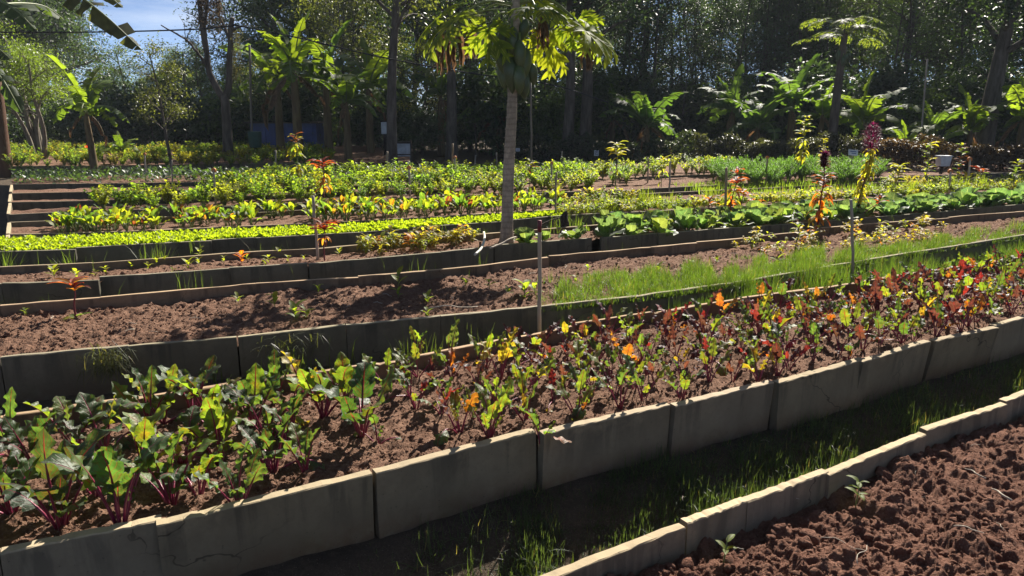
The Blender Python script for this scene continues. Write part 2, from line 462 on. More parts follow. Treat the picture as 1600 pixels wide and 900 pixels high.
def soil_mat(name, c1, c2, c3, bump=0.8):
    g = NT(name)
    p = g.pos()
    a = g.noise(3.1, p, 5, 0.6); b = g.noise(26, p, 5, 0.68); c = g.noise(150, p, 4, 0.7)
    col = g.mix(g.range(a, 0.3, 0.7), c1, c2)
    col = g.mix(g.range(b, 0.4, 0.7, 0, 0.7), col, c3)
    col = g.mix(g.range(c, 0.35, 0.7, 0, 0.45), col, tuple(x * 0.45 for x in c1))
    v = g.n('ShaderNodeTexVoronoi'); v.inputs['Scale'].default_value = 130; g.l(p, v.inputs['Vector'])
    fl = g.range(v.outputs['Distance'], 0.1, 0.3, 1, 0)
    pick = g.range(v.outputs['Color'], 0.74, 0.78)
    col = g.mix(g.math('MULTIPLY', g.math('MULTIPLY', fl, pick), 0.55), col, (0.42, 0.33, 0.26))
    h = g.math('ADD', g.math('MULTIPLY', b, 1.0), g.math('MULTIPLY', c, 0.5))
    return g.end(g.bsdf(col, 0.95, 0.12, g.bump(h, bump, 0.045)).outputs[0])
M_SOIL_RED = soil_mat('red_soil', (0.135, 0.062, 0.042), (0.185, 0.09, 0.061), (0.29, 0.155, 0.105))
M_SOIL = soil_mat('brown_soil', (0.155, 0.084, 0.055), (0.21, 0.117, 0.078), (0.33, 0.2, 0.137))
M_GROUND = soil_mat('ground_soil', (0.075, 0.058, 0.042), (0.11, 0.082, 0.058), (0.15, 0.115, 0.08))

def flat_mat(name, col, rough=0.6, spec=0.3, var=0.2, scale=12):
    g = NT(name)
    tc = g.n('ShaderNodeTexCoord').outputs['Object']
    nz = g.noise(scale, tc, 4, 0.6)
    c = g.mix(1.0, col, g.range(nz, 0.3, 0.7, 1 - var, 1 + var), 'MULTIPLY')
    return g.end(g.bsdf(c, rough, spec, g.bump(nz, 0.15, 0.01)).outputs[0])
M_CABLE = flat_mat('black_cable', (0.012, 0.012, 0.014), 0.45)
M_HOSE = flat_mat('pale_hose', (0.5, 0.47, 0.4), 0.5)
M_BLUE = flat_mat('blue_sheet', (0.02, 0.045, 0.16), 0.5, 0.4, 0.25, 3)
M_WHITE = flat_mat('white_paint', (0.52, 0.53, 0.52), 0.5, 0.4, 0.15, 8)
M_GREYB = flat_mat('grey_board', (0.38, 0.4, 0.42), 0.6, 0.3, 0.3, 5)
M_INK = flat_mat('dark_ink', (0.08, 0.09, 0.14), 0.6)
M_RUST = flat_mat('orange_cap', (0.5, 0.17, 0.04), 0.6)
M_DARKW = flat_mat('dark_wood', (0.035, 0.028, 0.024), 0.85, 0.15, 0.3, 20)

# ------------------------------------------------------------------ ground
def grid_mesh(X, Y, Z):
    r, c = X.shape
    V = np.stack([X, Y, Z], -1).reshape(-1, 3)
    i = np.arange(r - 1)[:, None] * c; j = np.arange(c - 1)[None]
    F = np.stack([i + j, i + j + 1, i + c + j + 1, i + c + j], -1).reshape(-1, 4)
    return V, F
_nl = np.array([P(a, b, -.15)[:2] for a, b in ((-400, 1420), (430, 1085), (700, 968), (1075, 820), (1296, 739), (1449, 676), (1575, 630), (1720, 570), (1900, 500))])
_bl = np.array([P(a, b, 0)[:2] for a, b in ((-900, 1080), (-260, 922), (0, 866), (585, 740), (845, 675), (1052, 633), (1214, 598), (1455, 533), (1560, 511), (1700, 470), (1900, 415))])
def ground_z(x, y):
    # the path before the beet bed is lowered into a shallow ditch to keep it in slab shade
    yn = np.interp(x, _nl[:, 0], _nl[:, 1]); yb = np.interp(x, _bl[:, 0], _bl[:, 1])
    t = np.clip((yb - y) / np.maximum(yb - yn, .1) / .75, 0, 1); t = t * t * (3 - 2 * t)
    return _ground_z(x, y) - .17 * t * np.clip((6 - np.abs(x)) / 3, 0, 1)
def _ground_z(x, y):
    near = np.clip(1 - (y - 8) / 30, 0, 1)
    return GROUND_Z + near * (0.012 * fbm(x * 1.3, y * 1.3, 3, 3) + 0.008 * fbm(x * 9, y * 9, 3, 8))
gy = np.concatenate([np.linspace(-8, 0.5, 16), np.linspace(.53, 6, 190), np.linspace(6.1, 30, 120), 30 + np.geomspace(1, 900, 30)])
gx = np.concatenate([-np.geomspace(900, 9, 24), np.linspace(-8.9, 8.9, 240), np.geomspace(9, 900, 24)])
GX, GY = np.meshgrid(gx, gy)
mb = MB(); mb.add(*grid_mesh(GX, GY, ground_z(GX, GY)))
structure(link('ground', mb.mesh('ground', M_GROUND)), 'trodden dark earth paths and garden floor')

# ------------------------------------------------------------------ concrete panels
def panel_mesh(P0, P1, h, thick, rng, rings=8, chip=0.004, lean=0.0):
    """slab between two top corners; local origin at the first top corner"""
    d = P1 - P0; L = math.hypot(d[0], d[1]); d0 = d / L
    n = np.array([-d0[1], d0[0], 0.0])
    if n[1] < 0: n = -n
    b = min(0.004, thick * 0.15)
    # cross-section (across, down) counter-clockwise seen along the slab
    sec = [(0, -h), (0, -h * 0.5), (0, -b), (b, 0), (thick - b, 0), (thick, -b), (thick, -h)]
    m = len(sec); V = []; L_ = []
    us = np.linspace(0, 1, rings + 1)
    ph = rng.uniform(0, 50)
    for u in us:
        dz = chip * float(fbm(np.array([u * L * 4 + ph]), np.array([ph]), 3, 2)[0]) - (chip * 2.2 * rng.random() ** 7)
        bow = 0.004 * math.sin(u * PI) * rng.choice([-1, 1]) * 0
        for (a, z) in sec:
            w = (1 + z / h)                        # 1 at the top
            jit = rng.normal(0, 0.0009, 3)
            q = d * u + n * (a + bow - lean * (1 - w)) + np.array([0, 0, z + dz * w]) + jit
            V.append(q); L_.append((0, -z / h, 0.5))
    F = []
    for r in range(rings):
        for k in range(m):
            k2 = (k + 1) % m
            F.append((r * m + k, (r + 1) * m + k, (r + 1) * m + k2, r * m + k2))
    V = np.array(V); c0 = len(V)
    V = np.concatenate([V, V[:m].mean(0)[None], V[-m:].mean(0)[None]]); L_ += [(0, .5, .5)] * 2
    T = [(k, (k + 1) % m, c0) for k in range(m)] + [(rings * m + (k + 1) % m, rings * m + k, c0 + 1) for k in range(m)]
    if np.cross(d0, n)[2] < 0:
        F = [f[::-1] for f in F]; T = [f[::-1] for f in T]
    return V, [np.array(F), np.array(T)], np.array(L_)

BORDER = {}
def border(key, label, segs, z=0.0, h=0.34, thick=0.035, color=(1, 1, 1), seed=0, rings=8, chip=0.0022, cat='bed border', leans=None, lsd=.004):
    rng = np.random.default_rng(seed)
    pts = [(P(*a, z), P(*b, z)) for a, b in segs]
    o = thing('concrete_bed_border', label, cat, tuple(pts[0][0]), group='concrete borders of the beds')
    base = pts[0][0]
    for i, (a, b) in enumerate(pts):
        mb = MB(); mb.add(*panel_mesh(a, b, h, thick, rng, rings, chip, (leans or {}).get(i, rng.normal(0, lsd))))
        k = rng.normal(1, 0.09)
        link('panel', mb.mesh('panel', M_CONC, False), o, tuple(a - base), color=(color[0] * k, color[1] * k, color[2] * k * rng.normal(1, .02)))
    line = []
    for a, b in segs: line += [a, b]
    BORDER[key] = (np.array(line, float), z, thick)
    return o
def chain(pts):
    return [(pts[i], pts[i + 1]) for i in range(len(pts) - 1)]
def jointed(pts, gap=0.8):
    return [((a[0] + gap, a[1]), (b[0] - gap, b[1])) for a, b in chain(pts)]

# near bed, lower right
border('N', 'low concrete border around the freshly dug clod bed nearest the camera',
       [((430, 1085), (698, 967)), ((700, 969), (1072, 823)), ((1075, 817), (1169, 783)), ((1169, 784), (1296, 737)), ((1297, 741), (1448, 679)), ((1449, 672), (1575, 632)), ((1573, 627), (1715, 572)), ((1717, 570), (1880, 508))],
       z=-0.15, h=0.34, thick=0.042, color=(1.15, 1.08, .97), seed=1, rings=22, chip=0.0022)
# beet bed
border('B', 'tall grey concrete front border of the beet bed',
       [((-470, 968), (-262, 922)), ((-260, 922), (-2, 866)), ((0, 866), (252, 812)), ((245, 822), (582, 740)), ((588, 739), (838, 673)), ((850, 678), (1048, 632)), ((1056, 634), (1210, 597)), ((1218, 598), (1352, 562)), ((1349, 566), (1455, 533)), ((1463, 533), (1562, 512)), ((1556, 509), (1690, 472)), ((1692, 472), (1850, 430))],
       z=0.0, h=0.33, thick=0.046, color=(0.97, 0.93, 0.86), seed=2, lsd=.012, rings=20, chip=0.0025, leans={9: -0.05, 8: -0.03})
border('BB', 'low reddish concrete border along the back of the beet bed',
       [((-420, 722), (-205, 686)), ((-205, 686), (4, 653)), ((6, 650), (216, 621)), ((216, 622), (385, 597)), ((386, 597), (580, 569)), ((580, 570), (622, 566)), ((622, 562), (758, 536)), ((758, 536), (848, 521)), ((846, 521), (898, 510)), ((898, 506), (1019, 488)), ((1024, 489), (1160, 466)), ((1161, 465), (1290, 449)), ((1291, 450), (1385, 434)), ((1386, 433), (1480, 420)), ((1481, 420), (1600, 402)), ((1601, 402), (1800, 370))],
       z=0.0, h=0.30, thick=0.034, color=(1.0, 0.82, 0.7), seed=3, rings=6)
# bed with bare soil and seedlings
border('C', 'dark concrete front border of the bare seedling bed',
       [((-420, 602), (-210, 580)), ((-210, 580), (-2, 558)), ((0, 558), (200, 541)), ((200, 541), (369, 527)), ((372, 527), (540, 508)), ((541, 508), (688, 494)), ((689, 494), (842, 479)), ((843, 479), (1000, 462)), ((1000, 462), (1150, 441)), ((1150, 441), (1300, 415)), ((1300, 415), (1420, 395)), ((1420, 395), (1520, 380)), ((1520, 380), (1800, 334))],
       z=0.0, h=0.32, thick=0.034, color=(0.72, 0.74, 0.7), seed=4, rings=6)
border('CB', 'low brown concrete border along the back of the bare seedling bed',
       [((-320, 500), (-160, 490)), ((-160, 490), (-1, 478)), ((0, 478), (157, 465)), ((157, 465), (297, 452)), ((297, 452), (400, 443)), ((400, 443), (560, 433)), ((560, 432), (667, 423)), ((667, 423), (768, 413)), ((768, 413), (857, 402)), ((859, 400), (942, 393)), ((942, 393), (1018, 386)), ((1018, 386), (1090, 379)), ((1090, 378), (1177, 371)), ((1177, 370), (1284, 359)), ((1285, 356), (1390, 347)), ((1390, 347), (1484, 341)), ((1484, 339), (1588, 331)), ((1588, 331), (1800, 316))],
       z=0.0, h=0.30, thick=0.034, color=(0.95, 0.8, 0.68), seed=5, rings=5)
# papaya and cabbage bed
border('D', 'dark green-grey concrete front border of the papaya and cabbage bed',
       [((-320, 456), (-160, 449)), ((-160, 449), (1, 443)), ((2, 443), (153, 438)), ((155, 433), (297, 424)), ((297, 424), (358, 419)), ((358, 418), (480, 411)), ((483, 412), (590, 403)), ((590, 403), (690, 394)), ((690, 394), (771, 385)), ((773, 383), (925, 372)), ((940, 371), (1030, 364)), ((1030, 365), (1113, 358)), ((1113, 358), (1200, 352)), ((1200, 352), (1300, 344)), ((1300, 344), (1409, 336)), ((1409, 336), (1500, 328)), ((1500, 327), (1600, 319)), ((1600, 319), (1800, 303))],
       z=0.0, h=0.32, thick=0.034, color=(0.6, 0.64, 0.62), seed=6, rings=4)
border('DB', 'low concrete border along the back of the papaya and cabbage bed',
       [((-250, 427), (0, 417)), ((0, 417), (143, 411)), ((143, 411), (353, 396)), ((353, 396), (500, 388)), ((500, 388), (587, 380)), ((587, 380), (700, 370)), ((700, 370), (800, 362)), ((800, 362), (1000, 346)), ((1000, 346), (1200, 333)), ((1200, 333), (1400, 320)), ((1400, 320), (1600, 307)), ((1600, 307), (1800, 294))],
       z=0.0, h=0.30, thick=0.034, color=(0.85, 0.78, 0.68), seed=7, rings=3)
# lettuce bed
border('E', 'dark concrete front border of the bright green lettuce bed',
       [((-200, 399), (-1, 393)), ((0, 393), (117, 390)), ((117, 387), (228, 381)), ((228, 381), (330, 376)), ((330, 375), (400, 371)), ((400, 372), (520, 365)), ((520, 365), (637, 358)), ((637, 356), (710, 351)), ((710, 351), (784, 346)), ((784, 345), (887, 336)), ((887, 336), (1030, 329)), ((1030, 329), (1200, 320)), ((1200, 320), (1340, 311)), ((1340, 311), (1480, 303)), ((1480, 303), (1620, 295)), ((1620, 295), (1800, 285))],
       z=0.0, h=0.32, thick=0.034, color=(0.58, 0.62, 0.6), seed=8, rings=3)
border('F', 'thin concrete border in front of the red and yellow chard row',
       [((12, 366), (110, 364)), ((110, 364), (200, 361)), ((200, 361), (333, 355)), ((333, 355), (460, 350)), ((460, 350), (580, 344)), ((580, 344), (700, 337)), ((700, 337), (820, 330)), ((820, 330), (1000, 318)), ((1000, 318), (1180, 309)), ((1180, 309), (1350, 300)), ((1350, 300), (1520, 291)), ((1520, 291), (1750, 280))],
       z=0.0, h=0.31, thick=0.034, color=(0.85, 0.8, 0.72), seed=9, rings=2)
border('FB', 'short concrete border behind the chard row',
       [((14, 347), (120, 344)), ((120, 344), (260, 339)), ((260, 339), (420, 331)), ((420, 331), (600, 321)), ((600, 321), (780, 313)), ((780, 313), (1000, 304)), ((1000, 303), (1225, 292)), ((1225, 292), (1450, 282)), ((1450, 282), (1700, 272))],
       z=0.0, h=0.31, thick=0.034, color=(0.75, 0.72, 0.66), seed=10, rings=2)
border('G', 'dark concrete front border of the bushy green row behind the chard',
       [((13, 335), (137, 330)), ((137, 330), (280, 325)), ((280, 325), (440, 318)), ((440, 318), (600, 311)), ((600, 311), (800, 302)), ((800, 302), (1000, 296)), ((1000, 295), (1225, 284)), ((1225, 284), (1440, 275)), ((1440, 275), (1700, 265))],
       z=0.0, h=0.31, thick=0.034, color=(0.6, 0.6, 0.58), seed=11, rings=2)
border('H', 'narrow concrete border between the two bare strips on the left',
       [((14, 316), (150, 313)), ((150, 313), (300, 309)), ((300, 309), (480, 303)), ((480, 303), (700, 296))],
       z=0.0, h=0.31, thick=0.034, color=(0.62, 0.6, 0.56), seed=12, rings=2)
border('H2', 'far narrow concrete border in front of the farther bare strip',
       [((15, 302), (160, 299)), ((160, 299), (330, 296)), ((330, 296), (520, 291)), ((520, 291), (740, 285))],
       z=0.0, h=0.31, thick=0.034, color=(0.6, 0.58, 0.55), seed=13, rings=2)
border('I', 'dark concrete border in front of the strip of low dark green plants',
       [((17, 288), (150, 286.5)), ((150, 286.5), (300, 284.5)), ((300, 284.5), (450, 281)), ((450, 281), (620, 277)), ((620, 277), (800, 273)), ((800, 273), (950, 270))],
       z=0.0, h=0.31, thick=0.034, color=(0.5, 0.5, 0.48), seed=14, rings=2)
border('J', 'concrete front border of the far yellow-green bed under the trees',
       [((18, 259.5), (60, 259)), ((60, 259), (130, 259)), ((130, 259), (210, 258)), ((210, 258), (275, 257)), ((275, 257), (345, 256)), ((345, 256), (425, 255)), ((425, 255), (500, 254))],
       z=0.0, h=0.38, thick=0.04, color=(0.8, 0.76, 0.68), seed=15, rings=2)
border('K', 'far concrete border at the foot of the hedge',
       [((1000, 276), (1120, 272)), ((1120, 272), (1260, 270)), ((1260, 270), (1390, 265)), ((1390, 263), (1480, 266)), ((1480, 267), (1600, 271)), ((1600, 271), (1750, 276))],
       z=0.0, h=0.31, thick=0.035, color=(0.85, 0.8, 0.72), seed=16, rings=2)
# end slabs of the beds beside the path at the left
rng = np.random.default_rng(77)
for (a, b, what) in (((6, 392), (9, 367), 'lettuce bed'), ((9, 365), (11, 348), 'chard row'), ((10, 334), (13, 317), 'nearer bare strip'), ((12, 315), (14, 303), 'farther bare strip'), ((14, 299), (16, 289), 'strip behind the bare strips')):
    A, B_ = P(*a), P(*b)
    mb = MB(); V, F, lc = panel_mesh(A, B_, 0.31, 0.04, rng, 4)
    o = thing('end_slab', f'pale concrete end slab closing the left end of the {what}', 'bed border', tuple(A), group='end slabs beside the left path')
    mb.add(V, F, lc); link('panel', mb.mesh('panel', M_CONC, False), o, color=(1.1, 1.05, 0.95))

# ------------------------------------------------------------------ soil
def line_at(key, px):
    pts, z, th = BORDER[key]
    o = np.argsort(pts[:, 0], kind='stable')
    x, y = pts[o, 0], pts[o, 1]
    yy = np.interp(px, x, y)
    lo = px < x[0]; hi = px > x[-1]
    yy = np.where(lo, y[0] + (px - x[0]) * (y[3] - y[0]) / (x[3] - x[0]), yy)
    return np.where(hi, y[-1] + (px - x[-1]) * (y[-1] - y[-4]) / (x[-1] - x[-4]), yy)
def world_line(key, px):
    z = BORDER[key][1]
    return np.array([P(a, b, z) for a, b in zip(px, line_at(key, px))])
SOIL = {}
def soil(key, back, name, label, mat, px0, px1, nx, ny, zf, zb, amp, seed, back_off=0.0, tp=1.0):
    px = np.linspace(px0, px1, nx)
    A = world_line(key, px); B_ = world_line(back, px) if isinstance(back, str) else back(px)
    A[:, 1] += 0.06 if key == 'B' else 0.036; B_[:, 1] += back_off
    t = np.linspace(0, 1, ny)[:, None, None] ** tp
    W = A[None] * (1 - t) + B_[None] * t
    X, Y = W[..., 0], W[..., 1]
    zb_ = zf + (zb - zf) * t[..., 0]
    Z = zb_ + soil_h(X, Y, amp, seed)
    mb = MB(); mb.add(*grid_mesh(X, Y, Z))
    SOIL[key] = (A, B_, px, zf, zb, amp, seed)
    return structure(link(name, mb.mesh(name, mat)), label)
def soil_h(X, Y, amp, seed):
    h = 0.5 * fbm(X * 2.2, Y * 2.2, 3, seed) * 0.5
    h = h + 0.8 * lumps(X, Y, 0.11, seed + 1, 0.7) / 0.11 * 0.5 + 0.5 * lumps(X, Y, 0.05, seed + 2, 0.8) / 0.05 * 0.5 + 0.3 * lumps(X, Y, 0.022, seed + 3, 0.9) / 0.022 * 0.5
    h = h + 0.25 * fbm(X * 30, Y * 30, 3, seed + 4)
    return amp * (h - 0.45)
def soil_point(key, px, t):
    A, B_, pxs, zf, zb, amp, seed = SOIL[key]
    px = np.atleast_1d(np.asarray(px, float)); t = np.atleast_1d(np.asarray(t, float))
    a = np.stack([np.interp(px, pxs, A[:, k]) for k in range(2)], -1); b = np.stack([np.interp(px, pxs, B_[:, k]) for k in range(2)], -1)
    q = a * (1 - t)[:, None] + b * t[:, None]
    z = zf + (zb - zf) * t + soil_h(q[:, 0], q[:, 1], amp, seed)
    return np.concatenate([q, z[:, None]], 1)
def on_soil(key, px, py):
    """the soil point of bed `key` that shows at pixel (px, py)"""
    A, B_, pxs, zf, zb, amp, seed = SOIL[key]
    q = P(px, py, (zf + zb) / 2)
    q[2] = (zf + zb) / 2 + float(soil_h(q[:1], q[1:2], amp, seed)[0]) if True else q[2]
    return q

near_edge = lambda px: np.array([P(a, 1350, -0.2) + np.array([0, 0, 0]) for a in px])
# near bed: from its border towards (and past) the camera
px = np.linspace(330, 1900, 620)
A = world_line('N', px); A[:, 1] -= 0.0
B_ = np.array([(P(a, 1000, -0.26)) for a in px]); B_[:, 1] = np.minimum(B_[:, 1], A[:, 1] - 0.1) - 0.35
t = np.linspace(0, 1, 330)[:, None, None]
W = A[None] * (1 - t) + B_[None] * t
hN = lambda X, Y: soil_h(X, Y, 0.055, 21) + 0.02 * fbm(X * 1.2, Y * 1.2, 2, 40) + 0.85 * lumps(X + .3 * 0, Y, 0.17, 31, 0.45) * 0.35
ZN = -0.25 + hN(W[..., 0], W[..., 1])
mb = MB(); mb.add(*grid_mesh(W[..., 0], W[..., 1], ZN))
structure(link('soil', mb.mesh('soil', M_SOIL_RED)), 'freshly dug reddish clod soil of the nearest bed')
NA, NB = A, B_

soil('B', 'BB', 'soil', 'crumbly brown soil of the beet bed', M_SOIL, -460, 1840, 640, 150, -0.036, -0.07, 0.044, 51)
soil('C', 'CB', 'soil', 'bare brown soil of the seedling bed', M_SOIL, -410, 1790, 460, 120, -0.03, -0.07, 0.058, 61)
soil('D', 'DB', 'soil', 'brown soil of the papaya and cabbage bed', M_SOIL, -300, 1790, 320, 44, -0.03, -0.06, 0.035, 71)
soil('E', 'F', 'soil', 'soil under the lettuce bed', M_SOIL, -180, 1740, 220, 24, -0.03, -0.05, 0.03, 81, back_off=-0.2)
soil('F', 'FB', 'soil', 'soil of the chard row', M_SOIL, 14, 1690, 220, 20, -0.03, -0.05, 0.035, 91)
soil('G', lambda px: np.array([P(a, b - 13, 0) for a, b in zip(px, line_at('G', px))]), 'soil', 'soil of the bushy green row', M_SOIL, 14, 1690, 160, 16, -0.03, -0.05, 0.035, 95)
soil('H', lambda px: np.array([P(a, b - 9, 0) for a, b in zip(px, line_at('H', px))]), 'soil', 'soil of the nearer bare strip', M_SOIL, 15, 1690, 160, 12, -0.03, -0.05, 0.035, 97)
soil('H2', lambda px: np.array([P(a, b - 10, 0) for a, b in zip(px, line_at('H2', px))]), 'soil', 'soil of the farther bare strip', M_SOIL, 16, 1690, 140, 10, -0.03, -0.05, 0.035, 98)
soil('I', lambda px: np.array([P(a, b - 16, 0) for a, b in zip(px, line_at('I', px))]), 'soil', 'soil of the dark green strip', M_SOIL, 17, 1500, 140, 8, -0.03, -0.05, 0.03, 99)
soil('J', lambda px: np.array([P(a, b - 28, 0) for a, b in zip(px, line_at('J', px))]), 'soil', 'soil of the far yellow-green bed', M_SOIL, 18, 640, 80, 10, -0.03, -0.05, 0.03, 101)
soil('K', lambda px: np.array([P(a, b - 10, 0) for a, b in zip(px, line_at('K', px))]), 'soil', 'soil at the foot of the hedge', M_SOIL, 980, 1740, 80, 8, -0.03, -0.05, 0.03, 103)

# ------------------------------------------------------------------ loose clods and crumbs
def ico(sub=0):
    ph = (1 + 5 ** .5) / 2
    V = nrm(np.array([[-1, ph, 0], [1, ph, 0], [-1, -ph, 0], [1, -ph, 0], [0, -1, ph], [0, 1, ph], [0, -1, -ph], [0, 1, -ph], [ph, 0, -1], [ph, 0, 1], [-ph, 0, -1], [-ph, 0, 1]], float))
    F = np.array([[0, 11, 5], [0, 5, 1], [0, 1, 7], [0, 7, 10], [0, 10, 11], [1, 5, 9], [5, 11, 4], [11, 10, 2], [10, 7, 6], [7, 1, 8], [3, 9, 4], [3, 4, 2], [3, 2, 6], [3, 6, 8], [3, 8, 9], [4, 9, 5], [2, 4, 11], [6, 2, 10], [8, 6, 7], [9, 8, 1]])
    for _ in range(sub):
        V = list(V); mid = {}; G = []
        def m(a, b):
            k = (min(a, b), max(a, b))
            if k not in mid: mid[k] = len(V); V.append(nrm(V[a] + V[b]))
            return mid[k]
        for a, b, c in F:
            x, y, z = m(a, b), m(b, c), m(c, a); G += [[a, x, z], [b, y, x], [c, z, y], [x, y, z]]
        V = np.array(V); F = np.array(G)
    return V, F
rng = np.random.default_rng(5)
def clod_T(sub):
    V, F = ico(sub); s = rng.uniform(0, 90)
    r = 1 + 0.28 * fbm(V[:, 0] * 1.6 + s, V[:, 1] * 1.6 + V[:, 2] * 1.3, 3, 7) + rng.normal(0, 0.05, len(V))
    V = V * r[:, None] * np.array([1, 0.85, 0.72])
    return V, F, np.zeros((len(V), 3))
CLOD1 = [clod_T(2) for _ in range(3)] + [clod_T(1) for _ in range(6)]; CLOD0 = [clod_T(0) for _ in range(6)]
def crumbs(name, label, mat, pts, sizes, T, smooth=False):
    mb = MB(); n = len(pts); w = rng.integers(0, len(T), n)
    for k in range(len(T)):
        q = w == k
        if q.any(): mb.scatter(T[k], pts[q], rng.uniform(0, 6.28, q.sum()), rng.normal(0, 0.5, q.sum()), sizes[q], roll=rng.normal(0, 0.5, q.sum()))
    stuff(link(name, mb.mesh(name, mat, smooth)), label, 'soil clods')
n = 2600
u = rng.random(n); v = rng.random(n) ** 1.1
i = (u * (len(px) - 1)).astype(int)
q = NA[i] * (1 - v)[:, None] + NB[i] * v[:, None]; q[:, 1] -= 0.02
q[:, 2] = -0.25 + hN(q[:, 0], q[:, 1]) + 0.002
sz = np.clip(rng.lognormal(-4.75, 0.62, n), 0.003, 0.05)
q2 = q; n = 9000
u = rng.random(n); v = rng.random(n); i = (u * (len(px) - 1)).astype(int); q = NA[i] * (1 - v)[:, None] + NB[i] * v[:, None]; q[:, 1] -= .01
q[:, 2] = -0.25 + hN(q[:, 0], q[:, 1]) + 0.001; crumbs('soil_crumbs', 'fine crumbs of earth on the freshly dug bed', M_SOIL_RED, q, np.clip(rng.lognormal(-5.6, .45, n), .0018, .009), CLOD0); q = q2
crumbs('soil_clods', 'reddish soil clods lying on the freshly dug bed', M_SOIL_RED, q, sz, CLOD1, True)
n = 15000
q = soil_point('B', rng.uniform(-60, 1680, n), rng.uniform(0.03, 0.98, n)); crumbs('soil_crumbs', 'fine earth crumbs on the beet bed', M_SOIL, q, np.clip(rng.lognormal(-5.6, .45, n), .0018, .008), CLOD0)
n = 3600
q = soil_point('B', rng.uniform(-60, 1680, n), rng.uniform(0.06, 0.97, n))
crumbs('soil_clods', 'small brown clods on the beet bed', M_SOIL, q, np.clip(rng.lognormal(-5.0, 0.5, n), 0.003, 0.02), CLOD0 + CLOD1[6:])
n = 9000
q = soil_point('C', rng.uniform(-60, 1680, n), rng.uniform(0.03, 0.98, n)); crumbs('soil_crumbs', 'fine earth crumbs on the bare seedling bed', M_SOIL, q, np.clip(rng.lognormal(-5.3, .45, n), .0025, .012), CLOD0)
n = 3000
q = soil_point('C', rng.uniform(-60, 1680, n), rng.uniform(0.05, 0.97, n))
crumbs('soil_clods', 'small brown clods on the bare seedling bed', M_SOIL, q, np.clip(rng.lognormal(-4.7, 0.5, n), 0.004, 0.03), CLOD0)
n = 1500
q = soil_point('D', rng.uniform(-20, 1640, n), rng.uniform(0.05, 0.97, n))
crumbs('soil_clods', 'small clods on the papaya and cabbage bed', M_SOIL, q, np.clip(rng.lognormal(-4.5, 0.4, n), 0.005, 0.03), CLOD0)

# ------------------------------------------------------------------ leaf shapes
def prof(n, p=0.6, q=0.8, m=0.0):
    t = np.linspace(0, 1, n); w = (t + m) ** p * (1 - t) ** q
    return w / w.max()
def leaf_mesh(name, rng, petL, petR, L, W, a0, a1, a2, mats, n=9, nw=6, fold=0.25, wave=0.12, wf=3, p=0.55, q=0.7, pn=5, side=0.0, stalk_sides=5, ragged=0.06, split=False):
    """one leaf: stalk that leaves the crown at a0 degrees and bends to a1, blade that goes on to a2"""
    mb = MB()
    st = arc(petL, a0, a1, pn + 1)
    bl = arc(L, a1, a2, n, 1.2)
    bl[:, 1] += side * np.linspace(0, 1, n) ** 2 * L
    off = st[-1]
    w = prof(n, p, q) * W * (1 + ragged * rng.normal(0, 1, n)); w[0] = petR * 0.6; w[-1] = 0.001
    if petL > 0:
        full = np.concatenate([st, bl[1:int(n * 0.6)] + off])
        rr = np.concatenate([np.linspace(petR * 1.35, petR, pn + 1), np.linspace(petR, petR * 0.3, len(full) - pn - 1)])
        full[pn + 1:, 2] -= petR * 0.6
        V, F, lc = tube(full, rr, stalk_sides)
        if split: ms = MB(); ms.add(V, F, lc); ms = ms.mesh('stalk', mats[1])
        else: mb.add(V, F, lc, 1)
    V, F, lc = ribbon(bl + off, w, nw, fold, (-0.25, 0, 1), wave, wf, 0.5, rng); mb.add(V, F, lc, 0)
    return (mb.mesh(name, mats), ms) if split else mb.mesh(name, mats)
def pick(rng, pal):
    w = np.array([p[0] for p in pal], float); k = rng.choice(len(pal), p=w / w.sum())
    c = np.array(pal[k][1]) * rng.normal(1, 0.12) * (1 + rng.normal(0, 0.06, 3))
    return np.clip(c, 0.002, 0.6), pal[k][2]
GREEN = (0.042, 0.085, 0.026); LIME = (0.085, 0.135, 0.022); YEL = (0.17, 0.15, 0.022); ORA = (0.17, 0.075, 0.018)
CRIM = (0.085, 0.012, 0.022); PURP = (0.045, 0.02, 0.028); DGREEN = (0.028, 0.055, 0.02)

# ------------------------------------------------------------------ beets
rb = np.random.default_rng(11)
BEET = []
for k in range(20):
    up = rb.uniform(58, 86); d1 = up - rb.uniform(5, 22); d2 = d1 - (rb.uniform(25, 95) if k < 10 else rb.uniform(-5, 35))
    L = rb.uniform(0.8, 1.1)
    BEET.append(leaf_mesh('leaf', rb, 0.12 * rb.uniform(.7, 1.3), 0.0036, 0.135 * L, 0.04 * L * rb.uniform(.85, 1.2) * (1 if k < 10 else .82), up, d1, d2, [M_BEET, M_STALK],
                          n=15, nw=8, fold=rb.uniform(-0.2, 0.5), wave=rb.uniform(.2, .42), wf=rb.uniform(1.8, 4.2), p=0.42, q=0.62, ragged=.13, side=rb.normal(0, .12), split=True))
WILT = []
for k in range(4):
    up = rb.uniform(30, 60)
    WILT.append(leaf_mesh('leaf', rb, 0.13, 0.0036, 0.13, 0.045, up, rb.uniform(-10, 15), rb.uniform(-120, -70), [M_BEET, M_STALK], n=12, nw=8, fold=rb.uniform(-.7, -.2), wave=.3, wf=3, p=.42, q=.62, split=True))
PAL_L = [(5, GREEN, 'green'), (2.4, LIME, 'bright green'), (0.4, YEL, 'yellow'), (0.12, ORA, 'orange'), (2.2, DGREEN, 'dark green')]
PAL_M = [(3.4, GREEN, 'green'), (2.6, LIME, 'bright green'), (.8, YEL, 'yellow'), (0.7, ORA, 'orange'), (0.6, CRIM, 'crimson'), (0.6, PURP, 'purple')]
PAL_R = [(3.4, GREEN, 'green'), (1.9, LIME, 'bright green'), (.45, YEL, 'yellow'), (.6, ORA, 'orange'), (1.0, CRIM, 'crimson'), (3.4, PURP, 'purple')]
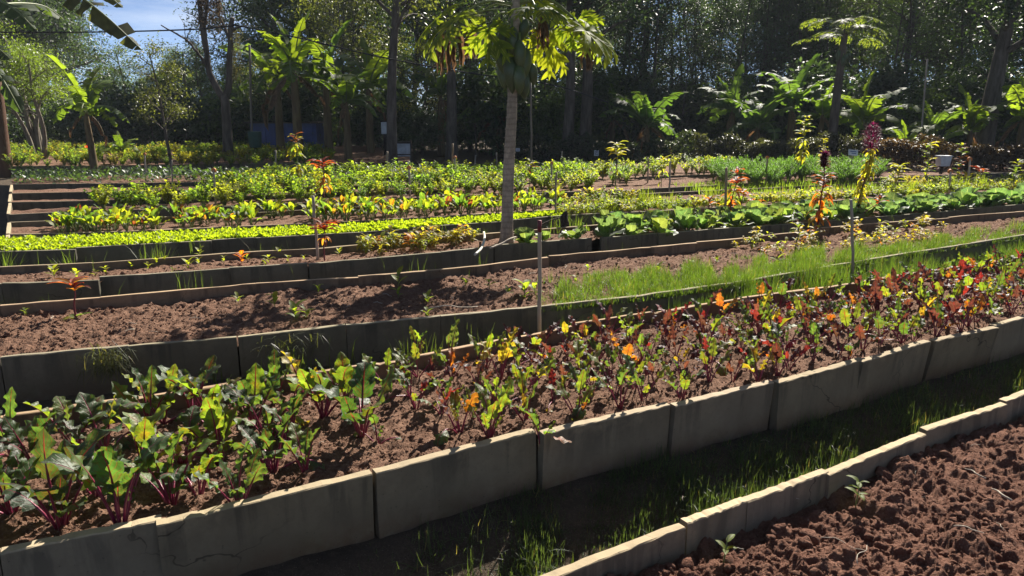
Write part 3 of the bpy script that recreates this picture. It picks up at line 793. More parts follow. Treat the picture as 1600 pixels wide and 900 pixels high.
SLABS = [(-999, 'left end'), (245, 'left slab'), (585, 'left of wide gap'), (845, 'right of wide gap'), (1052, 'stained middle slab'), (1214, 'past middle slab'), (1350, 'right slabs'), (1458, 'leaning slab'), (1560, 'right end')]
def beet(loc, size, nleaf, pal, rng, px, t, wilt=0.15):
    o = thing('beet_plant', '', 'beet plant', tuple(loc), rng.uniform(0, 6.28), 'beet plants in the front bed')
    names = {}; g = rng.uniform(0, 6.28)
    main, mn = pick(rng, pal)
    for k in range(nleaf):
        c, nm = (main * rng.normal(1, .14), mn) if rng.random() < 0.62 else pick(rng, pal)
        c = np.clip(c, 0.002, .6)
        names[nm] = names.get(nm, 0) + 1
        young = k >= nleaf - 2 and nleaf > 4
        me = WILT[rng.integers(4)] if (rng.random() < wilt and not young and t > .16) else BEET[rng.integers(20) if px < 620 else (rng.integers(10, 20) if rng.random() < .7 else rng.integers(10))]
        s = size * (rng.uniform(0.85, 1.12) * (0.62 if young else 1))
        az = g + k * 2.4 + rng.normal(0, .25)
        r = 0.007 * size
        lf = link('leaf', me[0], o, (r * math.cos(az), r * math.sin(az), -0.004), (rng.normal(0, .1), -0.25 if young else rng.normal(0.02, 0.13), az), s if px < 620 else (s, s * .8, s), c)
        link('stalk', me[1], lf)
    top = sorted(names, key=lambda q: -names[q])
    look = f'mostly {top[0]}' if names[top[0]] > nleaf * 0.6 or len(top) == 1 else f'{top[0]} and {top[1]}'
    where = [s for x, s in SLABS if px >= x][-1]
    row = 'front row' if t < 0.3 else ('mid bed' if t < 0.7 else 'back row')
    sz = 'big' if size > 1.05 else ('small' if size < .75 else 'medium')
    o['label'] = f'{sz} {look} beet, {row}, {where}'
    return o
A_, B__, PXS_, *_r = SOIL['B']
def bed_t(key, p):
    """how far across the bed (0 front, 1 back) a world point lies, and its column"""
    A, B_, pxs = SOIL[key][:3]
    d = []
    for k in range(len(pxs)):
        a = A[k, :2]; b = B_[k, :2]; ab = b - a
        tt = np.dot(p[:2] - a, ab) / np.dot(ab, ab); d.append((np.linalg.norm(a + ab * tt - p[:2]), tt, pxs[k]))
    m = min(d); return m[1], m[2]
BIG = [(95, 822, 1.25, 9), (190, 828, 1.25, 9), (18, 800, 1.2, 8), (268, 788, 1.05, 8), (345, 715, 1.1, 8), (118, 700, 1.1, 7), (165, 715, 1.1, 7), (235, 668, 1.15, 8),
       (300, 640, 1.15, 7), (428, 735, 1.05, 8), (395, 665, 1.1, 8), (452, 700, 0.95, 6), (285, 715, 1.1, 7), (375, 795, 0.95, 6), (60, 735, 1.1, 7), (330, 668, 1.05, 7),
       (225, 735, 1.1, 8), (478, 745, 0.8, 5), (20, 715, 1.0, 6), (-60, 840, 1.2, 8), (-60, 750, 1.1, 7), (310, 770, 1.0, 6), (150, 770, 0.95, 6), (255, 655, 1.0, 6), (420, 690, 1.0, 6),
       (-160, 800, 1.1, 6), (-200, 890, 1.1, 6), (-260, 820, 1.1, 6),
       (565, 682, 1.15, 8), (505, 650, 1.15, 8), (540, 640, 1.0, 6), (475, 615, 1.0, 6), (428, 625, 0.95, 6), (455, 640, 0.8, 5), (590, 690, 0.7, 4), (650, 634, 1.0, 5), (718, 676, 1.0, 6), (690, 650, .75, 4), (766, 684, 1.0, 7),
       (702, 570, 0.9, 5), (655, 560, 0.85, 5), (748, 585, 0.75, 4), (782, 592, 1.0, 6), (835, 600, 0.85, 5), (822, 655, 0.9, 6), (865, 625, 0.7, 4), (903, 655, 0.95, 6), (845, 690, 0.8, 5),
       (960, 622, .95, 5), (1005, 628, .9, 5), (1065, 625, .95, 6), (905, 590, .95, 6), (975, 575, .95, 6), (885, 545, .8, 5), (985, 535, .95, 6)]
beet_xy = []
rng = np.random.default_rng(23)
for (px_, py_, s, nl) in BIG:
    p = on_soil('B', px_, py_); t, col = bed_t('B', p)
    pal = PAL_L if px_ < 620 else PAL_M
    s *= 1.04 if px_ < 620 else 1; nl += 1 if px_ < 620 else 0
    if px_ > 640: pal = [(w * (1.5 if nm in ('orange', 'crimson') else 1), c, nm) for w, c, nm in PAL_M]
    beet(p, s, nl, pal, rng, px_, t, 0.22 if px_ < 500 else 0.12); beet_xy.append(p[:2])
tries = 0
while tries < 4000 and len(beet_xy) < 285:
    tries += 1
    col = rng.uniform(880, 1720) if rng.random() < .85 else rng.uniform(600, 900); t = rng.uniform(0.06, 0.94)
    if col < 700 and t < .45: continue
    if 940 < col < 1090 and 0.55 < t < 0.9 and rng.random() < 0.8: continue
    p = soil_point('B', col, t)[0]
    if min(np.hypot(q[0] - p[0], q[1] - p[1]) for q in beet_xy) < (0.14 if col < 1150 else 0.12): continue
    s = rng.uniform(0.55, 0.95) * (1.0 if col < 1350 else 1.1)
    X_, Y_ = proj(p)
    beet(p, s, int(rng.integers(4, 8)), PAL_R, rng, X_, t); beet_xy.append(p[:2])
# one fallen orange leaf lying over a slab edge
o = link('fallen_leaf', BEET[13][0], None, tuple(P(826, 683, 0.02)), (0.15, 1.35, 0.35), 0.75, ORA)
tag(o, 'orange wilted beet leaf lying over the top edge of a front slab', 'fallen leaf')

# ------------------------------------------------------------------ cabbages
rc = np.random.default_rng(31)
CAB = []
for k in range(8):
    up = rc.uniform(35, 82)
    CAB.append(leaf_mesh('leaf', rc, 0.05, 0.006, 0.2, 0.088 * rc.uniform(.85, 1.15), up, up - 5, up - rc.uniform(5, 50), [M_CABBAGE, M_STEM], n=8, nw=6, fold=rc.uniform(.1, .5), wave=rc.uniform(.15, .3), wf=2.5, p=0.5, q=0.38, pn=2))
def leafy(name, cat, group, loc, meshes, n, size, pal, rng, label, spread=0.01, tilt=0.0, jitter=0.12):
    o = thing(name, label, cat, tuple(loc), 0, group)
    g = rng.uniform(0, 6.28)
    for k in range(n):
        c, _ = pick(rng, pal); az = g + k * 2.4 + rng.normal(0, .2)
        link('leaf', meshes[rng.integers(len(meshes))], o, (spread * math.cos(az), spread * math.sin(az), -0.004), (rng.normal(0, jitter), tilt + rng.normal(0, jitter), az), size * rng.uniform(.75, 1.1), c)
    return o
PAL_C = [(3, (0.052, 0.09, 0.05), ''), (2, (0.065, 0.1, 0.045), ''), (1.5, (0.085, 0.12, 0.035), '')]
PAL_C2 = [(3, (0.055, 0.095, 0.065), ''), (2, (0.06, 0.1, 0.05), '')]
cabs = []
tries = 0
while tries < 6000 and len(cabs) < 150:
    tries += 1
    col = rc.uniform(815, 1720); t = rc.choice([0.17, 0.5, 0.82]) + rc.normal(0, .05)
    if col < 960 and t > 0.3: continue
    if col < 905 and rc.random() < .5: continue
    p = soil_point('D', col, t)[0]
    if cabs and min(np.hypot(q[0] - p[0], q[1] - p[1]) for q in cabs) < 0.23: continue
    cabs.append(p)
    X_, Y_ = proj(p); s = rc.uniform(.75, 1.2) * (0.8 if X_ < 905 else 1)
    where = 'left of the dark stump' if X_ < 880 else 'right of the dark stump' if X_ < 1060 else 'by the first red amaranth' if X_ < 1210 else 'round the spiky red amaranth' if X_ < 1330 else 'right of the yellow amaranth' if X_ < 1460 else 'at the far right'
    leafy('cabbage', 'cabbage', 'cabbages in the papaya bed', p, CAB, int(rc.integers(8, 12)), s, PAL_C if X_ < 1350 else PAL_C2, rc, f'{"large" if s > 1 else "smaller"} cabbage in the {"front" if t < .34 else "middle" if t < .66 else "back"} row {where}')

# ------------------------------------------------------------------ chard row
rk = np.random.default_rng(41)
CHARD = []
for k in range(8):
    up = rk.uniform(65, 88)
    CHARD.append(leaf_mesh('leaf', rk, 0.12, 0.004, 0.135, 0.031 * rk.uniform(.8, 1.2), up, up - 12, up - rk.uniform(15, 80), [M_LEAF, M_STEM], n=7, nw=4, fold=rk.uniform(0, .5), wave=.25, wf=3, p=.5, q=.6, pn=2, stalk_sides=4))
PAL_CH = [(4.0, (0.11, 0.145, 0.02), 'yellow-green'), (.8, (.15, .16, .02), 'yellow'), (0.15, ORA, 'orange'), (0.3, CRIM, 'red'), (2.4, GREEN, 'green')]
PAL_CHR = [(2.4, (0.11, 0.145, 0.02), 'yellow-green'), (.9, (.15, .15, .02), 'yellow'), (0.5, ORA, 'orange'), (0.4, CRIM, 'red'), (2.0, GREEN, 'green'), (.6, PURP, '')]
chs = []
for row in (0.16, 0.5, 0.84):
    for col in np.arange(92, 880, 13):
        if rk.random() < 0.14 or (395 < col < 480 and row < .6 and rk.random() < .75): continue
        p = soil_point('F', col + rk.normal(0, 3), row + rk.normal(0, .06))[0]
        red = 250 < col < 350 or 500 < col < 640
        X_, _y = proj(p)
        near = 'left end' if X_ < 240 else 'reddest stretch' if X_ < 370 else 'gap' if X_ < 480 else 'red amaranth' if X_ < 640 else 'papaya trunk'
        leafy('chard_plant', 'chard plant', 'chard plants behind the lettuce', p, CHARD, int(rk.integers(7, 11)), rk.uniform(.7, 1.2), PAL_CHR if red else PAL_CH, rk,
              f'{"orange-tinged" if red else "yellow-green"} chard in the {"front" if row < .3 else "middle" if row < .7 else "back"} row near the {near}')

# ------------------------------------------------------------------ small leaf templates for one-mesh plants
def lens_T(L, W, nl=3, a0=60, a1=10, fold=0.25, p=.6, q=.7, nw=2):
    m = arc(L, a0, a1, nl + 1); w = prof(nl + 1, p, q) * W; w[0] = W * .1; w[-1] = W * .06
    return ribbon(m, w, nw, fold, (-0.2, 0, 1))
def bush_mesh(name, rng, H, Rr, nstem, nleaf, L, W, mats, clump=0.5, drop=(40, -40)):
    """stems with leaves along them"""
    mb = MB(); T = [lens_T(L * rng.uniform(.8, 1.2), W * rng.uniform(.8, 1.2), 3, drop[0] + rng.normal(0, 12), drop[1] + rng.normal(0, 20)) for _ in range(4)]
    for k in range(nstem):
        az = rng.uniform(0, 6.28); out = Rr * math.sqrt(rng.random()); h = H * rng.uniform(.65, 1.05)
        c = spline([(0, 0, 0), (out * .35 * math.cos(az), out * .35 * math.sin(az), h * .5), (out * math.cos(az), out * math.sin(az), h)], 5)
        V, F, lc = tube(c, np.linspace(.008, .003, 5) * H / .4, 3, False); mb.add(V, F, lc, 1)
        m = nleaf // nstem; u = rng.uniform(.2, 1, m) ** .7 * 4; i = np.minimum(u.astype(int), 3); f = (u - i)[:, None]
        q = c[i] * (1 - f) + c[i + 1] * f
        for j in range(4):
            s = slice(j, m, 4)
            mb.scatter(T[j], q[s], rng.uniform(0, 6.28, len(q[s])), rng.normal(0, .35, len(q[s])), rng.uniform(.6, 1.2, len(q[s])), rng.uniform(.2, .8, len(q[s])))
    return mb.mesh(name, mats)
BEAN = [bush_mesh('bushy_plant', rk, .4, .25, 13, 290, .06, .021, [M_LEAF, M_STEM]) for _ in range(5)]
LOWB = [bush_mesh('low_plant', rk, .17, .16, 9, 130, .045, .014, [M_LEAF, M_STEM]) for _ in range(4)]
FEATH = [bush_mesh('feathery_plant', rk, .46, .34, 22, 1100, .06, .004, [M_LETTUCE, M_STEM], drop=(60, 0)) for _ in range(4)]
bean_c = [(0.075, 0.135, 0.028), (0.1, 0.16, 0.03), (0.125, 0.17, 0.03), (0.15, 0.17, 0.03)]
def bush_band(key, meshes, name, cat, group, label, cols, rows, jit, size, cols_pal, rng, z=0.0, skip=0.05):
    for row in rows:
        for col in cols:
            if rng.random() < skip: continue
            p = soil_point(key, col + rng.normal(0, jit), row + rng.normal(0, .07))[0]
            c = np.array(cols_pal[rng.integers(len(cols_pal))]) * rng.normal(1, .12)
            o = link(name, meshes[rng.integers(len(meshes))], None, tuple(p), (rng.normal(0, .08), rng.normal(0, .08), rng.uniform(0, 6.28)), rng.uniform(*size), np.clip(c, .004, .5))
            X_, _ = proj(p)
            where = 'left of the low stakes' if X_ < 336 else 'left of the red amaranth' if X_ < 500 else 'left of the capped stake' if X_ < 640 else 'between capped stake and papaya' if X_ < 795 else 'right of the papaya trunk' if X_ < 960 else 'by the young mango-like shrub' if X_ < 1130 else 'by the spiky red amaranth' if X_ < 1320 else 'right of the yellow amaranth'
            tag(o, f'{label} {where}', cat, group)
bush_band('G', BEAN, 'bushy_plant', 'bushy plant', 'bushy plants behind the chard', 'light green bush in the nearer row', np.arange(165, 940, 27), (.15, .5, .85), 7, (.5, .92), bean_c, rk, skip=.1)
bush_band('H', BEAN, 'bushy_plant', 'bushy plant', 'bushy plants behind the chard', 'light green bush in the farther row', np.arange(330, 990, 24), (.3, .8), 7, (.6, 1.0), bean_c, rk, skip=.1)
bush_band('H2', BEAN, 'bushy_plant', 'bushy plant', 'bushy plants behind the chard', 'yellow-green bush in the farthest row', np.arange(400, 1130, 22), (.35, .9), 7, (.65, 1.05), bean_c[1:], rk, skip=.1)
# right hand continuation: low yellow-green plants behind the cabbages
bush_band('E', LOWB, 'low_plant', 'low plant', 'low yellow-green plants behind the cabbages', 'low yellow-green plant just behind the cabbages', np.arange(880, 1700, 22), (.25, .75), 5, (.7, 1.15), [(0.14, 0.17, 0.03), (0.17, 0.17, .03), (.1, .14, .03)], rk)
bush_band('F', LOWB, 'low_plant', 'low plant', 'low yellow-green plants behind the cabbages', 'low plant in second strip behind cabbages', np.concatenate([np.arange(890, 990, 16), np.arange(1380, 1700, 20)]), (.3, .8), 5, (.8, 1.3), [(0.14, 0.17, 0.03), (0.19, 0.17, .03), (.1, .14, .03)], rk)
# feathery carrot-like bed
for k in range(84):
    px_ = rk.uniform(1105, 1375); Y_ = rk.uniform(13.6, 16.4)
    p = np.array([XG(px_, Y_), Y_, -0.03]); X_ = px_
    if 980 > px_: continue
    o = link('feathery_plant', FEATH[rk.integers(4)], None, tuple(p), (0, 0, rk.uniform(0, 6.28)), rk.uniform(.55, .95), np.array((0.06, 0.12, 0.032)) * rk.normal(1, .12))
    tag(o, f'feathery green plant in the fluffy clump {"left of" if X_ < 1230 else "behind" if X_ < 1330 else "right of"} the spiky red amaranth', 'feathery plant', 'feathery green plants')
# far yellow-green bed under the trees at the left
for k in range(300):
    px_ = rk.uniform(15, 520); Y_ = rk.uniform(17.9, 25.5)
    p = np.array([XG(px_, Y_), Y_, -0.03])
    c = np.array([(0.11, 0.15, 0.03), (0.15, 0.145, 0.03), (0.08, 0.13, 0.03)][rk.integers(3)]) * rk.normal(1, .12)
    o = link('leafy_plant', BEAN[rk.integers(5)], None, tuple(p), (0, 0, rk.uniform(0, 6.28)), rk.uniform(.5, .95), np.clip(c, .004, .5))
    X_ = px_
    tag(o, f'yellow-green plant in the far bed, {"by the leftmost palm trunk" if X_ < 60 else "left of the young banana" if X_ < 145 else "between banana and thin tree" if X_ < 265 else "left of the dead tree" if X_ < 350 else "right of the dead tree"}, {"front" if Y_ < 20.5 else "middle" if Y_ < 23 else "back"}', 'leafy plant', 'yellow-green plants in the far bed')

# ------------------------------------------------------------------ lettuce
LET = []
for k in range(5):
    mb = MB(); m = 9
    T = lens_T(.095, .017, 3, rk.uniform(66, 84), rk.uniform(30, 60), .3, .8, .45)
    mb.scatter(T, np.zeros((m, 3)), np.arange(m) * 2.4 + rk.normal(0, .3, m), rk.normal(0, .15, m), rk.uniform(.7, 1.1, m), rk.uniform(.35, .65, m))
    LET.append(mb)
LETM = [m.mesh('lettuce', [M_LETTUCE]) for m in LET]
LET_T = [(np.concatenate(m.V), np.concatenate(m.F), np.concatenate(m.L)) for m in LET]
pts = []
for row in np.linspace(.05, .96, 15):
    cols = np.arange(4, 880, 5.6)
    q = soil_point('E', cols + rk.normal(0, 1.6, len(cols)), np.clip(row + rk.normal(0, .025, len(cols)), .02, .98))
    pts.append(q)
pts = np.concatenate(pts); pts = pts[rk.random(len(pts)) > .04]
d = np.array([p[1] for p in pts]); order = np.argsort(d)
lc_ = (0.15, 0.19, 0.02)
for i in order[:290]:
    o = link('lettuce', LETM[rk.integers(5)], None, tuple(pts[i]), (0, 0, rk.uniform(0, 6.28)), rk.uniform(.6, 1.0), np.array(lc_) * rk.normal(1, .1))
    tag(o, 'bright lime young lettuce near the dark front border of its bed', 'lettuce', 'young lettuces')
mb = MB(); rest = pts[order[290:]]; w = rk.integers(0, 5, len(rest))
for k in range(5):
    q = rest[w == k]; mb.scatter(LET_T[k], q, rk.uniform(0, 6.28, len(q)), 0, rk.uniform(.6, 1.0, len(q)))
stuff(link('lettuce_rows', mb.mesh('lettuce_rows', M_LETTUCE), color=lc_), 'dense rows of bright lime young lettuce', 'lettuce')

# strip of low dark green ground plants
mb = MB(); n = 5200
T = [lens_T(.085, .03, 2, 35, -10, .2) for _ in range(3)]
px_ = rk.uniform(16, 960, n); tt = rk.random(n)
Yf = np.array([P(800, y, 0)[1] for y in line_at('I', px_)]) + .1
Yb = Yf + 1.9 + .6 * (px_ < 300); Yy = Yf + (Yb - Yf) * tt
q = np.stack([np.array([XG(a, b) for a, b in zip(px_, Yy)]), Yy, rk.uniform(0, .1, n)], -1)
for k in range(3): mb.scatter(T[k], q[k::3], rk.uniform(0, 6.28, len(q[k::3])), rk.normal(0, .4, len(q[k::3])), rk.uniform(.7, 1.3, len(q[k::3])), rk.uniform(.3, .7, len(q[k::3])))
stuff(link('ground_cover', mb.mesh('ground_cover', M_TREE), color=(0.035, 0.065, 0.035)), 'strip of low dark green glossy leaves', 'ground cover')

# ------------------------------------------------------------------ grass
def blade_T(n=3, bend=50, L=1.0, W=0.035):
    m = arc(L, 88, 88 - bend, n + 1, 1.4); w = np.linspace(1, .06, n + 1) ** .8 * W
    return ribbon(m, w, 1, 0, (-.3, 0, 1))
BL = [blade_T(3, b) for b in (15, 35, 60, 95)]
rg = np.random.default_rng(61)
def grass(label, pts, h, mat, color, width=1.0, tint=(.25, .75), lie=0.25, name='grass'):
    mb = MB(); n = len(pts); w = rg.integers(0, 4, n); hh = rg.uniform(h[0], h[1], n) * np.clip(.95 + .6 * vnoise(pts[:, 0] * 3.1, pts[:, 1] * 3.1, 77) + .4 * vnoise(pts[:, 0] * 11, pts[:, 1] * 11, 78), .4, 1.6); tt = rg.uniform(*tint, n); tt[rg.random(n) < .035] = .97
    for k in range(4):
        q = w == k; m = q.sum()
        if m: mb.scatter(BL[k], pts[q], rg.uniform(0, 6.28, m), rg.normal(0, lie, m), np.stack([hh[q], np.full(m, width * 2.0) * rg.uniform(.7, 1.3, m), hh[q]], -1), tt[q])
    return stuff(link(name, mb.mesh(name, mat), color=color), label, 'grass')
def between(k0, k1, n, x0, x1, a=0.0, b=1.0, z=None, dens=None):
    out = []
    px_ = rg.uniform(x0, x1, n * 3); t = rg.uniform(a, b, n * 3)
    if dens is not None:
        ok = rg.random(n * 3) < dens(px_, t); px_, t = px_[ok], t[ok]
    px_, t = px_[:n], t[:n]
    pp = np.linspace(x0, x1, 160)
    A = world_line(k0, pp); B_ = world_line(k1, pp)
    ia = lambda M, k: np.interp(px_, pp, M[:, k])
    X = ia(A, 0) * (1 - t) + ia(B_, 0) * t; Y = ia(A, 1) * (1 - t) + ia(B_, 1) * t
    Z = ground_z(X, Y) - .003 if z is None else np.full(len(X), z)
    return np.stack([X, Y, Z], -1)
tuft = lambda f, s, lo: (lambda p, t: np.clip(lo + 1.6 * vnoise(p * f, t * 3 + s, 5), 0, 1))
# path between the nearest bed and the beet bed: matted, sparse at the left
grass('matted dark green grass on the shaded path in front of the beet bed',
      between('N', 'B', 40000, 560, 1840, .1, .99, None, lambda p, t: np.clip((p - 720) / 260 + .7 * vnoise(p / 60, t * 5, 9) + .1, 0.03, 1) * np.clip(1.3 - .75 * t, .3, 1)), (.03, .1), M_GRASS, (0.042, 0.066, 0.034), 0.024, lie=1.2)
grass('long grass tufts on the path by the low near border',
      between('N', 'B', 420, 640, 1840, .04, .45, None, tuft(1 / 30, 3, -.55)), (.08, .17), M_GRASS, (0.075, 0.11, 0.03), .05, lie=.4)
# tall grass strip along the seedling bed
grass('thick band of tall bright green grass along the seedling bed',
      np.concatenate([between('C', 'CB', 46000, 838, 1780, -.02, .55, -.04, lambda p, t: np.clip((p - 840) / 130 + .1, 0, 1) * np.clip(1.1 - t * 2.0 - (p - 1000) / 2600 + .8 * vnoise(p / 22, t * 5, 14), 0, 1))]),
      (.03, .11), M_GRASS, (0.052, 0.09, 0.021), .026, lie=.6)
grass('tall dense grass on the path between beet bed and seedling bed',
      np.concatenate([between('BB', 'C', 22000, 850, 1780, .1, .99, None, lambda p, t: np.clip((p - 840) / 150, .12, 1) * np.clip(.6 + 1.0 * vnoise(p / 26, t * 4, 4), .15, 1)),
                      ]),
      (.14, .3), M_GRASS, (0.047, 0.083, 0.021), .028, lie=.35)
grass('scattered grass tufts on the path behind the beet bed',
      between('BB', 'C', 1500, 300, 870, .05, .95, None, tuft(1 / 24, 8, -.25)), (.1, .3), M_GRASS, (0.075, 0.11, 0.03), .05, lie=.35)
grass('grass tufts on the path in front of the papaya bed',
      between('CB', 'D', 900, -40, 1700, .1, .95, None, tuft(1 / 22, 18, -.5)), (.14, .31), M_GRASS, (0.06, 0.095, 0.03), .045, lie=.5)
grass('tall grass on the path between papaya bed and lettuce bed',
      between('DB', 'E', 4200, 0, 1700, .05, .95, None, tuft(1 / 34, 28, -.25)), (.12, .33), M_GRASS, (0.07, 0.11, 0.03), .05, lie=.5)
grass('grass tufts on the back part of the papaya bed',
      between('D', 'DB', 900, 820, 1720, .75, 1.0, -.03, tuft(1 / 24, 38, -.1)), (.08, .2), M_GRASS, (0.085, 0.13, 0.03), .07, lie=.3)
grass('grass growing between the farther beds at the right',
      between('E', 'F', 3000, 900, 1720, .55, 1.1, -.05, tuft(1 / 30, 48, .2)), (.1, .22), M_GRASS, (0.11, 0.15, 0.03), .1, lie=.3)
grass('short grass at the foot of the feathery clump',
      np.stack([np.array([XG(a, b) for a, b in zip(rg.uniform(1080, 1400, 2200), rg.uniform(12.4, 14.2, 2200))]), rg.uniform(12.4, 14.2, 2200), np.full(2200, -.05)], -1), (.05, .14), M_GRASS, (0.09, 0.14, 0.03), .12, lie=.3)

mb = MB(); n = 420; px_ = np.concatenate([rg.normal(172, 18, 330), rg.normal(455, 30, 90)]); q = np.array([P(a, b + 3, .0) for a, b in zip(px_, line_at('C', px_))]); q[:, 2] -= rg.uniform(-.01, .12, n); q[:, 1] -= rg.uniform(.004, .03, n)
for k in range(4):
    m = len(q[k::4]); mb.scatter(BL[k], q[k::4], rg.normal(-1.57, .9, m), rg.normal(1.7, .6, m), np.stack([rg.uniform(.06, .15, m), np.full(m, .06), rg.uniform(.06, .15, m)], -1), rg.uniform(.3, .98, m))
stuff(link('grass', mb.mesh('grass', M_GRASS), color=(.06, .07, .035)), 'tangled grass hanging over the dark slabs of the seedling bed', 'grass')
# ------------------------------------------------------------------ weeds and seedlings
SEED = []
for k in range(8):
    mb = MB(); m = int(rg.integers(4, 8)); T = lens_T(.075, .017, 4, rg.uniform(35, 60), rg.uniform(-30, 10), .25, .6, .8)
    hs = np.linspace(.01, .06, m)
    V, F, lc = tube([(0, 0, -.01), (.004, 0, .035), (0, .003, .075)], [.003, .0025, .0015], 4); mb.add(V, F, lc, 1)
    mb.scatter(T, np.stack([np.zeros(m), np.zeros(m), hs], -1), np.arange(m) * 2.4 + rg.normal(0, .3, m), rg.normal(0, .2, m), rg.uniform(.65, 1.1, m), rg.uniform(.3, .7, m))
    SEED.append(mb.mesh('seedling', [M_LEAF, M_STEM]))
def seedling(key, px_, py_, s, c, label, name='seedling', cat='seedling', group=None):
    p = on_soil(key, px_, py_) if key else P(px_, py_, GROUND_Z)
    o = link(name, SEED[rg.integers(8)], None, tuple(p), (0, 0, rg.uniform(0, 6.28)), s, np.array(c) * rg.normal(1, .08))
    return tag(o, label, cat, group)
LG = (0.11, 0.15, 0.03)
for (x, y, s, what) in ((430, 478, 1.3, 'bright green weed seedling left of the pair on bare soil'), (462, 505, 1.5, 'two-leaved bright seedling near the dark slab joint'), (480, 500, .9, 'small seedling right beside the two-leaved one'),
                        (622, 442, 1.5, 'tallest weed seedling at the back border of the bare bed'), (622, 462, .9, 'small seedling below the tallest weed seedling'), (668, 492, 1.0, 'seedling close to the front border in the dappled shade'),
                        (668, 468, 1.0, 'dusky seedling in the middle of the dappled shade'), (497, 455, .9, 'flat seedling under the brown back border'), (372, 470, .8, 'tiny seedling under the back border on the left'),
                        (820, 466, 1.7, 'broad leafy seedling beside the pale stake'), (835, 462, 1.4, 'second broad seedling touching the pale stake'), (728, 448, .7, 'small seedling above the middle of the dappled shade'),
                        (765, 446, 1.0, 'seedling with upright leaves by the brown slab joint'), (794, 456, .7, 'small seedling between stake and slab joint'), (40, 490, .7, 'tiny lone seedling at the left end of the bare bed'),
                        (1028, 424, 1.1, 'seedling at the edge of the tall grass'), (1076, 418, .9, 'little seedling behind the tall grass'), (918, 420, .7, 'little seedling under the brown border right of the stake'),
                        (1215, 412, 1.3, 'leafy seedling left of the long pole'), (1120, 408, .8, 'small seedling amid the right bare soil'), (900, 436, .8, 'seedling on sunny soil right of the stake')):
    seedling('C', x, y, s, LG, what, group='seedlings on the bare bed')
for k, (x, y, s) in enumerate([(120, 440 - 6, .9), (85, 432, 1.1), (148, 428, .7), (165, 424, .8), (232, 421, .7), (245, 412, .6), (258, 410, .6), (295, 420, 1.0), (312, 400, 1.0), (311, 414, .8), (350, 410, .8), (420, 408, 1.0),
                       (436, 398, .8), (450, 408, .8), (415, 413, .8), (475, 405, .6), (270, 425, .6), (205, 415, .6), (386, 407, .7), (530, 395, .7)]):
    seedling('D', x, y, s * 1.1, (0.14, 0.16, 0.03), f'small yellow-green sprout {"left of the slab step" if x < 155 else "by the first joints" if x < 300 else "near the orange sprout" if x < 390 else "left of the red amaranth"} on the papaya bed', 'sprout', 'sprout', 'sprouts on the papaya bed')
o = seedling('D', 378, 410, 1.3, (0.3, .07, .012), 'orange leafed sprout on the papaya bed left of the red amaranth', 'sprout', 'sprout', 'sprouts on the papaya bed')
# yellowish young plants left of the papaya and at the right of the bare bed
YPL = [bush_mesh('young_plant', rg, .26, .1, 4, 22, .13, .024, [M_LEAF, M_STEM], drop=(25, -25)) for _ in range(5)]
for k in range(46):
    x = rg.uniform(560, 745); y = np.interp(x, [560, 745], [402, 384]) - rg.uniform(0, 14)
    p = on_soil('D', x, y); c = [(0.17, .15, .025), (.12, .15, .03), (.24, .1, .015)][rg.choice(3, p=[.5, .35, .15])]
    o = link('young_plant', YPL[rg.integers(5)], None, tuple(p), (0, 0, rg.uniform(0, 6.28)), rg.uniform(.4, .8), np.array(c) * rg.normal(1, .1))
    tag(o, f'yellowing young plant in the clump {"well left of" if x < 640 else "left of"} the papaya trunk', 'young plant', 'yellowing plants beside the papaya')
for k in range(56):
    x = rg.uniform(1150, 1480); lo = np.interp(x, [1150, 1300, 1480], [408, 398, 376])
    y = lo - rg.uniform(0, 34)
    yb = float(line_at('CB', np.array([x]))[0]) + 6
    if y < yb: y = yb + rg.uniform(0, 6)
    p = on_soil('C', x, y); c = [(0.2, .16, .02), (.14, .16, .03), (.24, .09, .015), (.12, .03, .03)][rg.choice(4, p=[.5, .25, .15, .1])]
    o = link('young_plant', YPL[rg.integers(5)], None, tuple(p), (0, 0, rg.uniform(0, 6.28)), rg.uniform(.3, .62), np.array(c) * rg.normal(1, .1))
    tag(o, f'golden young plant on the bare bed {"left of" if x < 1325 else "right of"} the long pole', 'young plant', 'golden plants on the bare bed')
# near bed weeds
def small_weed(px_, py_, h, label, nl=7):
    p = P(px_, py_, -0.25)
    o = thing('weed', label, 'weed', tuple(p))
    c = spline([(0, 0, -.02), (.006, 0, h * .5), (.012, .01, h)], 5)
    mb = MB(); V, F, lc = tube(c, [.0035, .003, .0028, .002, .0012], 5); mb.add(V, F, lc); link('stem', mb.mesh('stem', M_STEM), o)
    for k in range(nl):
        mb = MB(); L = h * rg.uniform(.4, .62); m = arc(L, rg.uniform(10, 50), rg.uniform(-40, 0), 7); V, F, lc = ribbon(m, prof(7, .6, .8) * L * .2, 4, .3, (-.2, 0, 1), .1, 2, .5, rg); mb.add(V, F, lc)
        q = c[2 if k < 3 else 3 if k < 5 else 4]
        link('leaf', mb.mesh('leaf', [M_LEAF]), o, tuple(q), (0, 0, k * 2.4 + rg.normal(0, .3)), 1, np.array((.12, .17, .035)) * rg.normal(1, .1))
small_weed(1336, 790, .1, 'bright green weed growing beside the low near border', 8)
small_weed(1130, 878, .1, 'slim green weed sprout at the bottom edge of the clod bed', 4)

